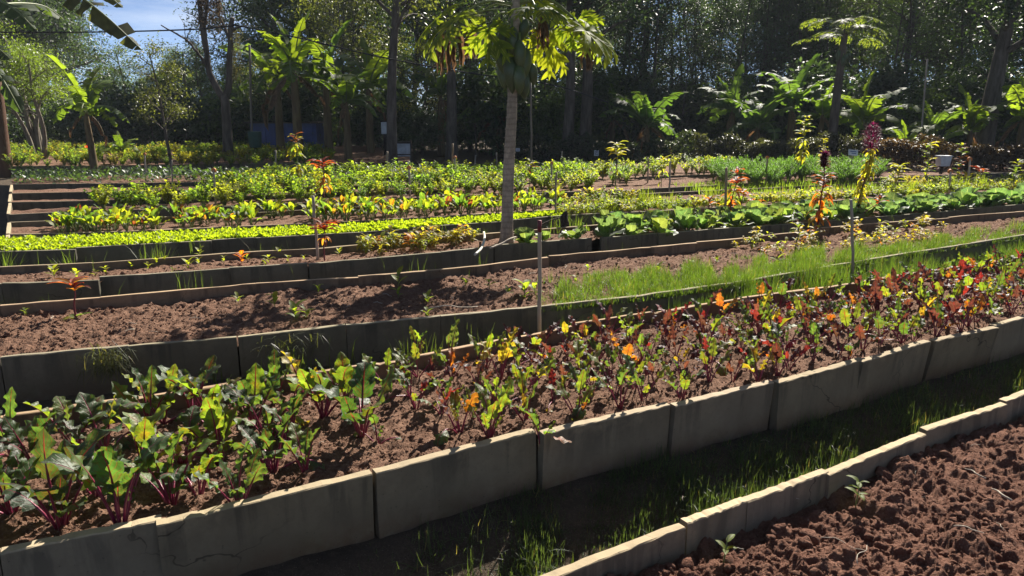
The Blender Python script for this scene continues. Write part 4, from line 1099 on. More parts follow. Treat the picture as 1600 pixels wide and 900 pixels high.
# twigs and pale bits lying on the soil
def twig(p, L, az, r, label, bend=.1, mat=None):
    c = spline([(0, 0, 0), (L * .35, L * bend, .006), (L * .7, -L * bend * .4, .004), (L, L * bend * .3, .0)], 8)
    c = c + rg.normal(0, L * .008, c.shape); mb = MB(); V, F, lc = tube(c, np.linspace(r, r * .55, 8), 5); mb.add(V, F, lc)
    o = link('twig', mb.mesh('twig', mat or M_TWIG), None, tuple(p), (0, 0, az)); tag(o, label, 'twig')
twig(P(1540, 748, -.215), .1, 1.9, .004, 'pale curled twig standing on the clod bed'); twig(P(1580, 782, -.215), .1, 1.75, .0055, 'thick whitish twig piece near the right end of the clod bed')
twig(P(1282, 840, -.215), .16, -.6, .0016, 'thin straw stem lying across the clods'); twig(P(1340, 880, -.215), .14, .9, .002, 'forked dry straw in front of the weed'); twig(P(1490, 822, -.215), .1, -.5, .003, 'short tan twig amid the clods')
twig(P(670, 482, -.03), .35, .1, .006, 'dry brown stick lying on the bare bed')
for k in range(26):
    twig(soil_point('B', rg.uniform(60, 1550), rg.uniform(.1, .9))[0] + np.array([0, 0, .012]), rg.uniform(.03, .08), rg.uniform(0, 6.28), rg.uniform(.001, .0028), 'short bit of dry straw lying on the beet bed')
for k in range(30):
    twig(soil_point('C', rg.uniform(20, 1550), rg.uniform(.1, .9))[0] + np.array([0, 0, .012]), rg.uniform(.05, .16), rg.uniform(0, 6.28), rg.uniform(.0015, .004), 'short bit of dry straw lying on the bare seedling bed')
for k in range(10):
    p = P(rg.uniform(1000, 1600), rg.uniform(690, 900), -.22)
    twig(p, rg.uniform(.02, .06), rg.uniform(0, 6.28), rg.uniform(.001, .002), 'short bit of straw among the near clods')

# ------------------------------------------------------------------ stakes
def stake(base, top_px, r, label, cap=None, color=(1, 1, 1), tip=None):
    """round stake from a point on the bed up to the pixel of its head"""
    top = PD(top_px[0], top_px[1], base[1] + rg.normal(0, .01)); d = top - base
    c = np.linspace(0, 1, 7)[:, None] * d + rg.normal(0, .003, (7, 3)) * np.array([1, 1, 0]); c[0] -= np.array([0, 0, .1])
    o = thing('wooden_stake', label, 'stake', tuple(base), group='stakes in the beds')
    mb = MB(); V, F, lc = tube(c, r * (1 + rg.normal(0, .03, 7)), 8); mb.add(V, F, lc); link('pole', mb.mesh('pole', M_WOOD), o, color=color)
    if cap or tip:
        mb = MB()
        if cap:
            a = nrm(rg.normal(0, .2, 3) + np.array([0, 1, 0])) * cap * .35
            V, F, lc = tube([d - a, d + a], [cap, cap], 12)
        else: V, F, lc = tube([d * (1 - tip), d * 1.004], [r * 1.08, r * 1.08], 8)
        mb.add(V, F, lc); link('cap', mb.mesh('cap', M_RUST if cap else M_REDSTEM), o)
    return o
on = lambda px_, Y: np.array([XG(px_, Y), Y, -.03])
stake(P(844, 516, -.02), (843, 345), .0125, 'tall pale stake with brown tip between bare bed and tall grass', color=(1.15, 1.1, 1.0), tip=.1)
stake(P(1333, 436, -.05), (1330, 312), .013, 'long grey pole in the tall grass below the yellow amaranth', color=(.95, .95, .9))
stake(P(497, 402, -.03), (489, 306), .014, 'pale stake beside the red amaranth in the papaya bed')
stake(P(868, 338, -.03), (869, 269), .014, 'bare stake right of the papaya, behind the stump', color=(.85, .8, .7))
stake(P(641, 306, -.03), (639, 262), .015, 'stake with orange cap among the bushy plants', cap=.035)
stake(P(337, 318, -.03), (334, 266), .016, 'stake with orange cap at the left among bushes', cap=.035)
stake(P(270, 300, -.03), (268, 250), .014, 'plain stake below the thin olive tree', color=(.8, .78, .74))
stake(P(228, 282, -.03), (226, 241), .016, 'stake with orange cap left of the thin tree', cap=.03)
stake(P(706, 285, -.03), (707, 224), .018, 'brown square-looking stake before the forked trunks', color=(.7, .55, .4))
stake(P(709, 286, -.03), (711, 246), .016, 'short orange-tipped stake beside the brown one', cap=.03)
stake(P(1046, 298, -.03), (1047, 252), .016, 'stake behind the leafy bushes near the mango-like shrub')
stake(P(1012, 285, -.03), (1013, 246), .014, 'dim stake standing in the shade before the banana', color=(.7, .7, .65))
stake(P(862, 295, -.03), (862, 255), .017, 'capped stake just right of the papaya trunk', cap=.03)
stake(P(1133, 338, -.03), (1135, 262), .017, 'stake with tan head left of the first red amaranth', color=(.9, .75, .55))
stake(P(1197, 290, -.03), (1199, 246), .016, 'stake in front of the feathery clump', cap=.03, color=(.9, .8, .65))
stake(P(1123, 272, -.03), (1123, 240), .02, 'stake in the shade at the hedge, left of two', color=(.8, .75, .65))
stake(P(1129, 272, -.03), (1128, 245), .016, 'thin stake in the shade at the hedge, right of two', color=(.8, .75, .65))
stake(P(1483, 302, -.03), (1485, 268), .017, 'white stake with round orange cap, nearer one at the right', cap=.04, color=(1.3, 1.3, 1.3))
stake(P(1513, 285, -.03), (1515, 249), .02, 'white stake with round orange cap, farther one at the right', cap=.045, color=(1.3, 1.3, 1.3))
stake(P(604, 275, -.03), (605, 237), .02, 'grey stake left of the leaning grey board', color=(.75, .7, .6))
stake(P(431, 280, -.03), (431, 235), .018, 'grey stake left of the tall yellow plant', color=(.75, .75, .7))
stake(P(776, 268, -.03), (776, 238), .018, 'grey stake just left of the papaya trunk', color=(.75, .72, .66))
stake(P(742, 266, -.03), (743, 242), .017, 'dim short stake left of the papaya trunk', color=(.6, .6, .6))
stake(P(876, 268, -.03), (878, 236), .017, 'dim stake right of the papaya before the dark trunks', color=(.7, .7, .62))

# dark stump among the cabbages
p = P(882, 357, -.03); o = thing('stump', 'short dark charred stump with a thin stick among the cabbages', 'stump', tuple(p))
mb = MB(); c = np.array([(0, 0, -.03), (.005, 0, .07), (-.005, 0, .13), (.01, 0, .2)]); V, F, lc = tube(c, [.05, .048, .042, .012], 9); V = V + rg.normal(0, .005, V.shape); mb.add(V, F, lc); link('trunk', mb.mesh('trunk', M_DARKW), o)
mb = MB(); V, F, lc = tube(spline([(-.35, 0, .0), (-.2, .02, .08), (-.02, 0, .14)], 6), .008, 5); mb.add(V, F, lc); link('stick', mb.mesh('stick', M_BARK), o)

# pale hose at the foot of the papaya
c = spline([P(742, 398, 0.005), P(752, 388, 0.03), P(757, 372, .05), P(756, 363, .02)], 14)
mb = MB(); V, F, lc = tube(c, .013, 7); mb.add(V, F, lc); tag(link('hose', mb.mesh('hose', M_HOSE)), 'curved pale piece of hose sticking up left of the papaya', 'hose')
c = spline([P(765, 388, 0.01), P(785, 380, 0.03), P(800, 372, .06), P(830, 365, .02)], 14)
mb = MB(); V, F, lc = tube(c, .009, 6); mb.add(V, F, lc); tag(link('stick', mb.mesh('stick', M_TWIG)), 'thin grey stick lying across the foot of the papaya', 'stick')

# ------------------------------------------------------------------ amaranths
def lance_mesh(rng, L, W, a0, a1, curl=0):
    mb = MB(); m = arc(L, a0, a1, 9, 1.1); V, F, lc = ribbon(m, prof(9, .7, .9) * W, 4, .3, (-.2, 0, 1), .12, 2, .5, rng); mb.add(V, F, lc)
    pt = tube([(-.0, 0, 0), m[1]], [.003, .002], 4, False); mb.add(pt[0], pt[1], pt[2])
    return mb.mesh('leaf', [M_LEAF])
LAN_UP = [lance_mesh(rg, .19, .028, rg.uniform(20, 50), rg.uniform(-40, 0)) for _ in range(4)]
LAN_DN = [lance_mesh(rg, .2, .026, rg.uniform(-10, 20), rg.uniform(-100, -60)) for _ in range(4)]
def amaranth(base, h, label, zones, rng, stem=M_REDSTEM, lean=(0, 0), plume=None, name='amaranth', cat='amaranth'):
    """zones: (from, to, count, up/down leaves, size, colours)"""
    o = thing(name, label, cat, tuple(base))
    c = spline([(0, 0, -.05), (lean[0] * .3, lean[1] * .3, h * .35), (lean[0] * .8 + .02, lean[1] * .7, h * .7), (lean[0], lean[1], h)], 12)
    mb = MB(); V, F, lc = tube(c, np.linspace(.014, .004, 12) * max(.6, h / .9), 7); mb.add(V, F, lc); link('stem', mb.mesh('stem', stem), o)
    az = rng.uniform(0, 6.28)
    for (a, b, n, ups, s, cols) in zones:
        for k in range(int(n * 1.35)):
            f = rng.uniform(a, b) * 11; i = min(int(f), 10); q = c[i] + (c[i + 1] - c[i]) * (f - i); az += 2.4 + rng.normal(0, .2)
            col = np.array(cols[rng.integers(len(cols))]) * rng.normal(1, .1)
            link('leaf', (LAN_UP if ups else LAN_DN)[rng.integers(4)], o, tuple(q), (rng.normal(0, .15), rng.normal(0, .15), az), s * rng.uniform(.7, 1.3), np.clip(col, .003, .6))
    if plume:
        mb = MB(); n = 520; T = lens_T(.05, .006, 2, 40, 0)
        f = rng.random(n); q = c[-1] + np.array([0, 0, 1]) * (f[:, None] * plume[0] - .08)
        r_ = plume[1] * np.sin(np.clip(f * .95 + .05, 0, 1) * PI) ** .6 * np.sqrt(rng.random(n)); a_ = rng.uniform(0, 6.28, n)
        q[:, 0] += r_ * np.cos(a_); q[:, 1] += r_ * np.sin(a_)
        mb.scatter(T, q, a_, rng.normal(0, .5, n), rng.uniform(.7, 1.5, n), rng.uniform(.2, .8, n)); link('plume', mb.mesh('plume', [M_PLUME]), o, color=(.085, .01, .032))
    return o
RED = (0.14, .016, .02); SCAR = (.19, .035, .016); ORR = (.2, .08, .022); DKR = (.09, .012, .02); YE = (.19, .165, .025); YG = (.15, .16, .03); GR = (.05, .085, .03)
amaranth(P(507, 404, -.03), .33, 'low branching amaranth with scarlet leaves beside its pale stake', [(.75, 1, 14, True, .75, [RED, SCAR, ORR, RED]), (.3, .7, 5, False, .5, [ORR, DKR])], rg)
amaranth(on(503, 11.0), .62, 'taller amaranth with a scarlet top among yellow bushes', [(.8, 1, 14, True, 1.15, [RED, RED, SCAR]), (.3, .75, 16, False, .8, [YE, ORR, YG, ORR])], rg)
amaranth(on(463, 12.6), .95, 'tall yellow-green amaranth with a dark red tip left of the scarlet one', [(.85, 1, 10, True, .9, [DKR, YE]), (.2, .85, 44, False, .95, [YE, YG, YG, GR])], rg, M_STEM)
amaranth(on(1146, 9.8), .62, 'amaranth with red upper and orange lower leaves, left of the two red ones', [(.6, 1, 14, True, .8, [RED, RED, SCAR]), (.15, .55, 16, False, .85, [ORR, SCAR, ORR, YE])], rg, lean=(.05, 0))
amaranth(on(1163, 9.85), .36, 'short scarlet amaranth beside the stake with tan head', [(.6, 1, 9, True, .8, [SCAR, RED])], rg)
amaranth(P(1278, 352, -.03), .78, 'spiky dark red amaranth with orange lower leaves in the cabbages', [(.75, 1, 20, True, .42, [DKR, DKR, RED]), (.45, .75, 16, True, .75, [RED, DKR, RED]), (.15, .5, 18, False, .95, [ORR, SCAR, YE, ORR])], rg, plume=(.16, .03))
amaranth(P(1338, 338, -.03), .93, 'tall amaranth with drooping yellow leaves and crimson plume', [(.05, .95, 95, False, .66, [YE, YE, YE, YG]), (.4, .5, 6, True, .6, [DKR, RED])], rg, M_REDSTEM, lean=(.09, 0), plume=(.33, .09))
amaranth(on(1352, 9.4), .3, 'small red-leaved amaranth peeking out right of the tall yellow one', [(.5, 1, 9, True, .7, [RED, DKR, SCAR])], rg, lean=(.25, 0))
amaranth(on(1182, 9.9), .2, 'low orange amaranth right of the first red ones', [(.5, 1, 9, True, .7, [ORR, SCAR])], rg)
amaranth(on(1112, 10.0), .2, 'low orange amaranth left of the stake with tan head', [(.5, 1, 9, True, .7, [ORR, SCAR])], rg)
amaranth(P(118, 492, -.05), .22, 'small red-leaved amaranth at the left of the bare bed', [(.7, 1, 7, True, .75, [SCAR, DKR, RED, ORR]), (.0, .2, 5, True, .5, [GR, YG])], rg)
amaranth(on(963, 13.0), .78, 'young yellow-green mango-like shrub above the bushes', [(.7, 1, 26, True, 1.0, [YE, YG, YG, YE]), (.3, .7, 10, False, .8, [YG, GR])], rg, M_STEM, name='young_shrub', cat='shrub')
amaranth(on(1035, 13.2), .55, 'small yellowish shrub left of its stake at the shade edge', [(.6, 1, 12, True, .9, [YG, YE]), (.2, .6, 6, False, .8, [YG, GR])], rg, M_STEM, name='young_shrub', cat='shrub')
amaranth(on(828, 13.0), .5, 'thin leafy shrub just right of the papaya trunk', [(.5, 1, 12, True, .8, [YG, GR, DKR])], rg, M_STEM, name='young_shrub', cat='shrub')
amaranth(on(1252, 15.4), 1.22, 'tall pale green shrub rising from the feathery clump', [(.6, 1, 26, True, 1.0, [YG, GR, YE]), (.2, .6, 22, False, .9, [YG, YE])], rg, M_STEM, name='young_shrub', cat='shrub')
amaranth(on(1283, 15.0), .8, 'slim pale shrub right of the tall pale shrub', [(.3, 1, 22, True, .6, [YG, YE])], rg, M_STEM, name='young_shrub', cat='shrub')
amaranth(on(1450, 14.0), .75, 'straggly greenish shrub below the white box', [(.2, 1, 30, True, .8, [GR, YG, YE])], rg, M_STEM, name='young_shrub', cat='shrub')
amaranth(on(1500, 14.2), .75, 'straggly reddish shrub right of the white box', [(.2, 1, 24, True, .7, [GR, DKR, YG])], rg, M_STEM, name='young_shrub', cat='shrub')
amaranth(on(1405, 12.6), .45, 'yellow leafy shrub behind the cabbages right of the yellow amaranth', [(.3, 1, 22, True, 1.0, [YG, YG, YE])], rg, M_STEM, name='young_shrub', cat='shrub')
amaranth(on(1533, 12.4), .42, 'low plant with a bright red top at the far right', [(.8, 1, 9, True, .8, [RED, SCAR]), (.2, .8, 12, True, .7, [YG, GR])], rg, M_STEM)
amaranth(on(1590, 12.8), .55, 'leafy shrub at the right end behind the cabbages', [(.3, 1, 18, True, .8, [YG, GR])], rg, M_STEM, name='young_shrub', cat='shrub')
amaranth(on(1256, 7.3), .24, 'bright green weed on the path beside the cabbages', [(.3, 1, 10, True, .6, [YG, GR])], rg, M_STEM, name='young_shrub', cat='shrub')

# ------------------------------------------------------------------ papaya
def palm_leaf(rng, size, droop, mats, lobes=9, sub=3, petL=0.0, pet_c=None):
    """hand-shaped leaf; origin where stalk meets blade, middle lobe along +x"""
    mb = MB()
    for k in range(lobes):
        th = np.radians(np.linspace(-140, 140, lobes)[k] + rng.normal(0, 4)); L = size * (1 - .42 * (abs(th) / 2.45) ** 1.5) * rng.uniform(.9, 1.06)
        m = arc(L, 12, droop - 10 * abs(th), 9, 1.1); ca, sa = math.cos(th), math.sin(th)
        rot = lambda A: np.stack([A[:, 0] * ca - A[:, 1] * sa, A[:, 0] * sa + A[:, 1] * ca, A[:, 2]], -1)
        w = prof(9, .35, .7) * L * .095; w[0] = L * .05
        V, F, lc = ribbon(rot(m), w, 2, .25, (0, 0, 1), 0, 2, .5, rng); mb.add(V, F, lc)
        for u in np.linspace(.38, .82, sub):
            for sd in (-1, 1):
                i = int(u * 8); l2 = L * (.42 - .32 * abs(u - .45)) * rng.uniform(.85, 1.1); a = sd * np.radians(rng.uniform(36, 50))
                s2 = arc(l2, 0, droop * .8, 6); q = np.stack([s2[:, 0] * math.cos(a), s2[:, 0] * math.sin(a), s2[:, 2]], -1); tl = math.atan2(m[i + 1, 2] - m[i, 2], m[i + 1, 0] - m[i, 0])
                q = np.stack([q[:, 0] * math.cos(tl) - q[:, 2] * math.sin(tl), q[:, 1], q[:, 0] * math.sin(tl) + q[:, 2] * math.cos(tl)], -1) + m[i]
                w2 = prof(6, .4, .75) * l2 * .18; w2[0] = l2 * .13
                V, F, lc = ribbon(rot(q), w2, 2, .2, (0, 0, 1), 0, 2, .5, rng); mb.add(V, F, lc)
    return mb.mesh('leaf', mats)
PAPL = [palm_leaf(rg, .42, d, [M_PAPAYA], lobes=7) for d in (-14, -24, -30, -48)]
PAPC = [(0.09, .13, .025), (.13, .15, .025), (.06, .1, .03)]
def papaya_leaf(root, start, end, az, tilt, size, color, mi, sag=.08):
    """stalk from start to end (local), blade at its end pointing along az"""
    start, end = np.array(start), np.array(end)
    c = spline([start, (start + end) / 2 + np.array([0, 0, sag]), end], 9)
    mb = MB(); V, F, lc = tube(c, np.linspace(.014, .008, 9) * size ** .5, 6); mb.add(V, F, lc); s = link('leaf_stalk', mb.mesh('leaf_stalk', M_STEM), root)
    link('leaf', PAPL[mi], s, tuple(end), (rg.normal(0, .15), tilt, az), size, np.array(color) * rg.normal(1, .08))
def fruit_mesh(rng, L, W):
    n = 14; t = np.linspace(0, 1, n); r_ = W * np.sin(np.clip(t ** .82, 0, 1) * PI) ** .62 * (1 - .12 * t); r_[0] = W * .1; r_[-1] = W * .04
    th = np.arange(14) * 2 * PI / 14; V = np.stack([np.outer(r_, np.cos(th)), np.outer(r_, np.sin(th)) * .96, np.repeat(-t[:, None] * L, 14, 1)], -1).reshape(-1, 3)
    rr = np.hypot(V[:, 0], V[:, 1]); V[:, :2] *= (1 + .025 * np.cos(5 * np.arctan2(V[:, 1], V[:, 0])))[:, None]
    i = np.arange(n - 1)[:, None] * 14; j = np.arange(14)[None]; k = (j + 1) % 14
    F = np.stack([i + j, i + 14 + j, i + 14 + k, i + k], -1).reshape(-1, 4)
    mb = MB(); mb.add(V, F, None)
    V, F, lc = tube([(0, 0, .07), (0, 0, 0), (0, 0, -.02)], [.012, .011, W * .2], 6); mb.add(V, F, lc, 1)
    return mb.mesh('fruit', [M_FRUIT, M_STEM])
PB = P(792, 376, -.04); PY = PB[1]
def pl(px_, py_, dy=0.0):                # papaya-local point that shows at a pixel, dy metres behind the trunk
    return PD(px_, py_, PY + dy) - PB
tr = thing('papaya_tree', 'papaya tree with a bunch of green fruit and large lobed leaves', 'papaya tree', tuple(PB))
c = spline([(0, 0, -.06), pl(792, 350), pl(795, 260), pl(799, 190), pl(801, 130), pl(804, 60), pl(806, 5), pl(808, -40)], 30)
rad = np.interp(np.linspace(0, 1, 30), [0, .06, .15, .5, .75, 1], [.112, .08, .066, .053, .046, .04])
mb = MB(); V, F, lc = tube(c, rad, 14); V = V + np.stack([vnoise(V[:, 2] * 14, V[:, 0] * 30, 3), vnoise(V[:, 2] * 14, V[:, 0] * 30 + 9, 4), np.zeros(len(V))], -1) * .0035
mb.add(V, F, lc); tk = link('trunk', mb.mesh('trunk', M_PTRUNK), tr)
mb = MB()                                 # leaf scars up the trunk
for k in range(60):
    f = rg.uniform(2, 21); i = int(f); q = c[i] + (c[i + 1] - c[i]) * (f - i); a = rg.uniform(0, 6.28); r_ = rad[i] * .97
    V, F = ico(0); mb.add(V * np.array([.017, .006, .010]) @ np.array([[-math.sin(a), math.cos(a), 0], [math.cos(a), math.sin(a), 0], [0, 0, 1]]) + q + np.array([math.cos(a) * r_, math.sin(a) * r_, 0]), F)
stuff(link('leaf_scars', mb.mesh('leaf_scars', M_PTRUNK), tk), 'leaf scars on the papaya trunk'); del bpy.data.objects['leaf_scars']['category']
FR = [fruit_mesh(rg, .32, .074), fruit_mesh(rg, .37, .08), fruit_mesh(rg, .27, .07)]
for (x, y, dy, rx, ry, s, mi) in ((788, 40, -.05, .1, .02, .95, 2), (783, 45, .03, .1, .1, .9, 2), (800, 40, -.07, -.05, .0, 1.0, 0), (812, 62, -.11, -.02, .0, .98, 0), (796, 88, -.1, .1, .05, 1.0, 1), (778, 80, -.03, .1, .45, 1.0, 0), (810, 100, -.12, -.05, 0, .95, 0),
                                  (823, 75, -.05, -.1, -.18, 1.05, 1), (830, 98, .0, 0, -.25, .85, 2), (818, 108, .0, 0, -.05, .95, 0), (790, 105, .02, .1, .08, .8, 2), (822, 30, 0, 0, -.3, .85, 2), (800, 60, .07, 0, 0, 1, 0), (812, 95, .09, 0, -.1, 1, 1), (786, 90, .08, 0, .2, 1, 0)):
    link('fruit', FR[mi], tr, tuple(pl(x, y, dy)), (rx, ry, rg.uniform(0, 6)), s)
top = pl(806, 12); tp = lambda k: top + np.array([0, 0, rg.uniform(-.1, .12)])
papaya_leaf(tr, pl(800, 22), pl(762, 48, -.2), R(-95), 1.25, .95, (.1, .15, .022), 1)          # bright hand left of the fruit
papaya_leaf(tr, pl(806, 20), pl(853, 68, .15), R(-75), 1.25, .98, (.135, .165, .018), 1)            # yellow hand right of the fruit
papaya_leaf(tr, pl(808, 5), pl(915, 48, -.1), R(-38), .85, 1.2, (.12, .16, .02), 1, .16)      # far right
papaya_leaf(tr, pl(808, 8), pl(902, 36, .25), R(-110), 1.0, .95, (.1, .15, .025), 0, .14)
papaya_leaf(tr, pl(806, 12), pl(905, 68, .1), R(20), .45, .8, (.07, .11, .03), 3, .12)
papaya_leaf(tr, pl(808, 0), pl(848, 6, .2), R(-60), .7, .95, (.11, .15, .02), 1, .08)
papaya_leaf(tr, pl(806, 8), pl(705, 38, -.3), R(222), .85, 1.25, (.075, .11, .03), 2, .12)
papaya_leaf(tr, pl(806, 0), pl(690, 26, .1), R(200), .8, 1.1, (.09, .13, .025), 1, .15)
papaya_leaf(tr, pl(806, -5), pl(840, 16, -.6), R(-75), .35, 1.0, (.05, .085, .03), 2, .1)
for k in range(6):
    a = k * 2.4; papaya_leaf(tr, pl(808, -25), pl(808, -60) + np.array([math.cos(a) * .55, math.sin(a) * .55, rg.uniform(-.1, .25)]), a, .25, 1.1, PAPC[k % 3], k % 3, .1)
def dead_leaf(root, q, L, W, n=9):
    mb = MB()
    for k in range(n):
        o_ = np.array([rg.normal(0, W), rg.normal(0, W), 0]); m = np.stack([o_ * np.interp(u, [0, .3, 1], [.15, .8, 1.0]) + np.array([0, 0, -L * u * rg.uniform(.96, 1.0)]) + rg.normal(0, .008, 3) for u in np.linspace(0, 1, 8)])
        V, F, lc = ribbon(m, prof(8, .4, .5) * rg.uniform(.012, .028), 2, rg.uniform(.3, 1.0), nrm(rg.normal(0, 1, 3) * np.array([1, 1, .05])), .3, 2, rg.uniform(.2, .8), rg); mb.add(V, F, lc)
    link('dead_leaf', mb.mesh('dead_leaf', [M_DRY]), root, tuple(q), (0, 0, 0), 1, (.13, .085, .06))
dead_leaf(tr, pl(692, 55, .1), .4, .055, 14); dead_leaf(tr, pl(712, 42, .15), .4, .06, 12); dead_leaf(tr, pl(733, 36, .05), .36, .035, 10); dead_leaf(tr, pl(846, 24, .1), .36, .04, 12); dead_leaf(tr, pl(922, 62, .05), .32, .05, 13)
for (x0, y0, x1, y1) in ((806, 15, 692, 55), (806, 12, 733, 36), (806, 10, 846, 24), (806, 12, 922, 62)):
    mb = MB(); V, F, lc = tube(spline([pl(x0, y0), pl((x0 + x1) / 2, (y0 + y1) / 2 - 16, .05), pl(x1, y1, .1)], 8), .008, 5); mb.add(V, F, lc); link('leaf_stalk', mb.mesh('leaf_stalk', M_STEM), tr)
# thin iron rod behind the papaya
stake(on(831, 14.5), (829, 128), .018, 'thin tall grey rod standing behind the papaya fruit', color=(.35, .36, .38))

# ------------------------------------------------------------------ trees behind the garden
rt = np.random.default_rng(71)
LEAF4 = (np.array([[0, 0, 0], [.5, -.24, .05], [1, 0, -.06], [.5, .24, .05]], float), np.array([[0, 1, 2], [0, 2, 3]]), np.array([[0, 0, .5], [-1, .5, .5], [0, 1, .5], [1, .5, .5]], float))
NEEDLE = (np.array([[0, 0, 0], [.5, -.09, .02], [1, 0, -.05], [.5, .09, .02]], float), LEAF4[1], LEAF4[2])
def tree_proto(rng, H, r0, cb, cr, limbs, subs, nleaf, ls, T=LEAF4, clump=.3, flat=.7, up=(.2, .7), lean=.2, stems=1, taper=.25, top_narrow=.6, kind='trunk', droop=0.0, bark=None, spread0=0.0):
    """returns (trunk mesh, crown mesh); the crown is clumps of small leaves round the twig ends"""
    mt, mc = MB(), MB(); ends = []
    for s in range(stems):
        a = rng.uniform(0, 6.28); o = np.array([math.cos(a), math.sin(a), 0]) * spread0 * (s > 0)
        ln = np.array([rng.normal(0, lean), rng.normal(0, lean), 0]) + o * (H * .35 if stems > 1 else 0)
        Hs = H * (rng.uniform(.75, 1) if stems > 1 else 1)
        c = spline([o * .3 + np.array([0, 0, -.1]), o * .5 + ln * .25 + np.array([rng.normal(0, .05), 0, Hs * .33]), o * .7 + ln * .6 + np.array([0, rng.normal(0, .08), Hs * .66]), o + ln + np.array([0, 0, Hs * .96])], 12)
        rr = r0 * np.linspace(1, taper, 12); rr[0] *= 1.25
        V, F, lc = tube(c, rr, 7, False); mt.add(V, F, lc)
        for k in range(limbs):
            u = cb + (0.98 - cb) * (k + rng.random()) / limbs; f = u * 11; i = min(int(f), 10); q = c[i] + (c[i + 1] - c[i]) * (f - i)
            az = k * 2.4 + rng.normal(0, .4); L = cr * (1 - top_narrow * ((u - cb) / (1 - cb)) ** 1.5) * rng.uniform(.7, 1.1); el = rng.uniform(*up)
            d = np.array([math.cos(az) * math.cos(el), math.sin(az) * math.cos(el), math.sin(el)])
            e = q + d * L; m = q + d * L * .5 + np.array([0, 0, L * .08]); e = e - np.array([0, 0, droop * L])
            cl = spline([q, m, e], 6); V, F, lc = tube(cl, np.linspace(rr[i] * .5, rr[i] * .1 + .004, 6), 5, False); mt.add(V, F, lc)
            for j in range(subs):
                v = rng.uniform(.3, 1) * 5; ii = min(int(v), 4); b = cl[ii] + (cl[ii + 1] - cl[ii]) * (v - ii)
                dd = nrm(d + rng.normal(0, .6, 3) * np.array([1, 1, flat])); e2 = b + dd * L * rng.uniform(.2, .5)
                V, F, lc = tube(np.array([b, (b + e2) / 2 + rng.normal(0, .03, 3), e2]), [.014 * H / 6, .01 * H / 6, .004], 4, False); mt.add(V, F, lc)
                ends += [e2, (b + e2) / 2]
            ends.append(e)
    ends = np.array(ends); w = rng.random(len(ends)) ** 1.4; w /= w.sum()
    ci = rng.choice(len(ends), nleaf, p=w); ctint = rng.uniform(.2, .8, len(ends)); csz = rng.uniform(.5, 1.3, len(ends)) * clump
    q = ends[ci] + rng.normal(0, 1, (nleaf, 3)) * csz[ci][:, None] * np.array([1, 1, flat])
    q[:, 2] = np.maximum(q[:, 2], .15)
    mc.scatter(T, q, rng.uniform(0, 6.28, nleaf), rng.normal(.25, .6, nleaf), ls * rng.uniform(.6, 1.35, nleaf), np.clip(ctint[ci] + rng.normal(0, .12, nleaf), 0, 1), roll=rng.normal(0, .6, nleaf))
    return mt.mesh(kind, bark or M_BARK), mc.mesh('crown', M_TREE)
DENSE = [tree_proto(rt, 8, .2, .22, 3.2, 16, 7, 24000, .125, clump=.44) for _ in range(3)]
SLIM = [tree_proto(rt, 9, .07, .18, 1.3, 26, 4, 8200, .085, clump=.3, lean=.4, top_narrow=.3) for _ in range(4)]
THIN = [tree_proto(rt, 8, .05, .25, .9, 18, 3, 1700, .1, clump=.25, lean=.7, top_narrow=.3) for _ in range(4)]
OLIVE = [tree_proto(rt, 4, .06, .33, 1.25, 14, 5, 3000, .075, clump=.2, lean=.15) for _ in range(2)]
MORINGA = [tree_proto(rt, 3.5, .07, .42, 1.1, 7, 6, 15000, .055, NEEDLE if False else LEAF4, clump=.2, stems=7, spread0=.3, lean=.2, flat=.55, bark=M_BARKPALE)]
ACACIA = [tree_proto(rt, 8, .16, .5, 4.2, 14, 9, 17000, .1, NEEDLE, clump=.5, flat=.16, up=(.25, .6), droop=.12) for _ in range(2)]
SHRUB = [tree_proto(rt, 1.6, .03, .1, .8, 12, 5, 3200, .12, clump=.22, lean=.1) for _ in range(3)]
TC = {'dark': (0.029, 0.05, 0.024), 'mid': (0.046, 0.077, 0.026), 'olive': (0.066, 0.08, 0.032), 'light': (0.085, 0.13, 0.03), 'blue': (0.024, 0.043, 0.03), 'yellow': (.12, .13, .03)}
def tree(px_, Y, protos, s, color, label, name='tree', cat='tree', group=None, zs=1.0, lean=0.0):
    o = thing(name, label, cat, (XG(px_, Y), Y, GROUND_Z), rt.uniform(0, 6.28), group)
    o.rotation_euler = (lean * rt.normal(0, 1), lean * rt.normal(0, 1), rt.uniform(0, 6.28)); o.scale = (s, s, s * zs)
    t_, c_ = protos[rt.integers(len(protos))]
    link('trunk', t_, o); link('crown', c_, o, color=np.array(TC[color]) * rt.normal(1, .1))
    return o
# named trees
tree(66, 21.5, MORINGA, 1.12, 'light', 'light green feathery tree with many pale stems at the left')
tree(270, 17.6, OLIVE, .76, 'olive', 'thin small tree with sparse olive leaves left of the dead tree')
tree(55, 36, DENSE, 1.15, 'blue', 'tall dark tree filling the upper left behind the feathery tree')
tree(-30, 38, DENSE, 1.3, 'blue', 'dark tree at the left edge behind the banana leaves')
tree(10, 44, DENSE, 1.35, 'dark', 'dark tree farther back at the left edge')
tree(110, 40, DENSE, .85, 'dark', 'lower dark tree left of the gap of sky')
tree(215, 33, OLIVE, 1.05, 'mid', 'bright bushy tree below the gap of sky')
tree(330, 34, OLIVE, 1.12, 'olive', 'pale bushy tree behind the dead tree')
tree(300, 44, DENSE, .62, 'mid', 'rounded tree under the sky right of the sagging leaf')
tree(418, 42, DENSE, .72, 'mid', 'rounded tree behind the forked dead tree')
tree(445, 36, DENSE, 1.05, 'mid', 'big tree behind the upright banana leaves')
tree(505, 38, DENSE, 1.35, 'olive', 'tall tree with pale crown behind the banana clump')
tree(560, 31, SLIM, 1.0, 'olive', 'tall slim tree right of the banana clump')
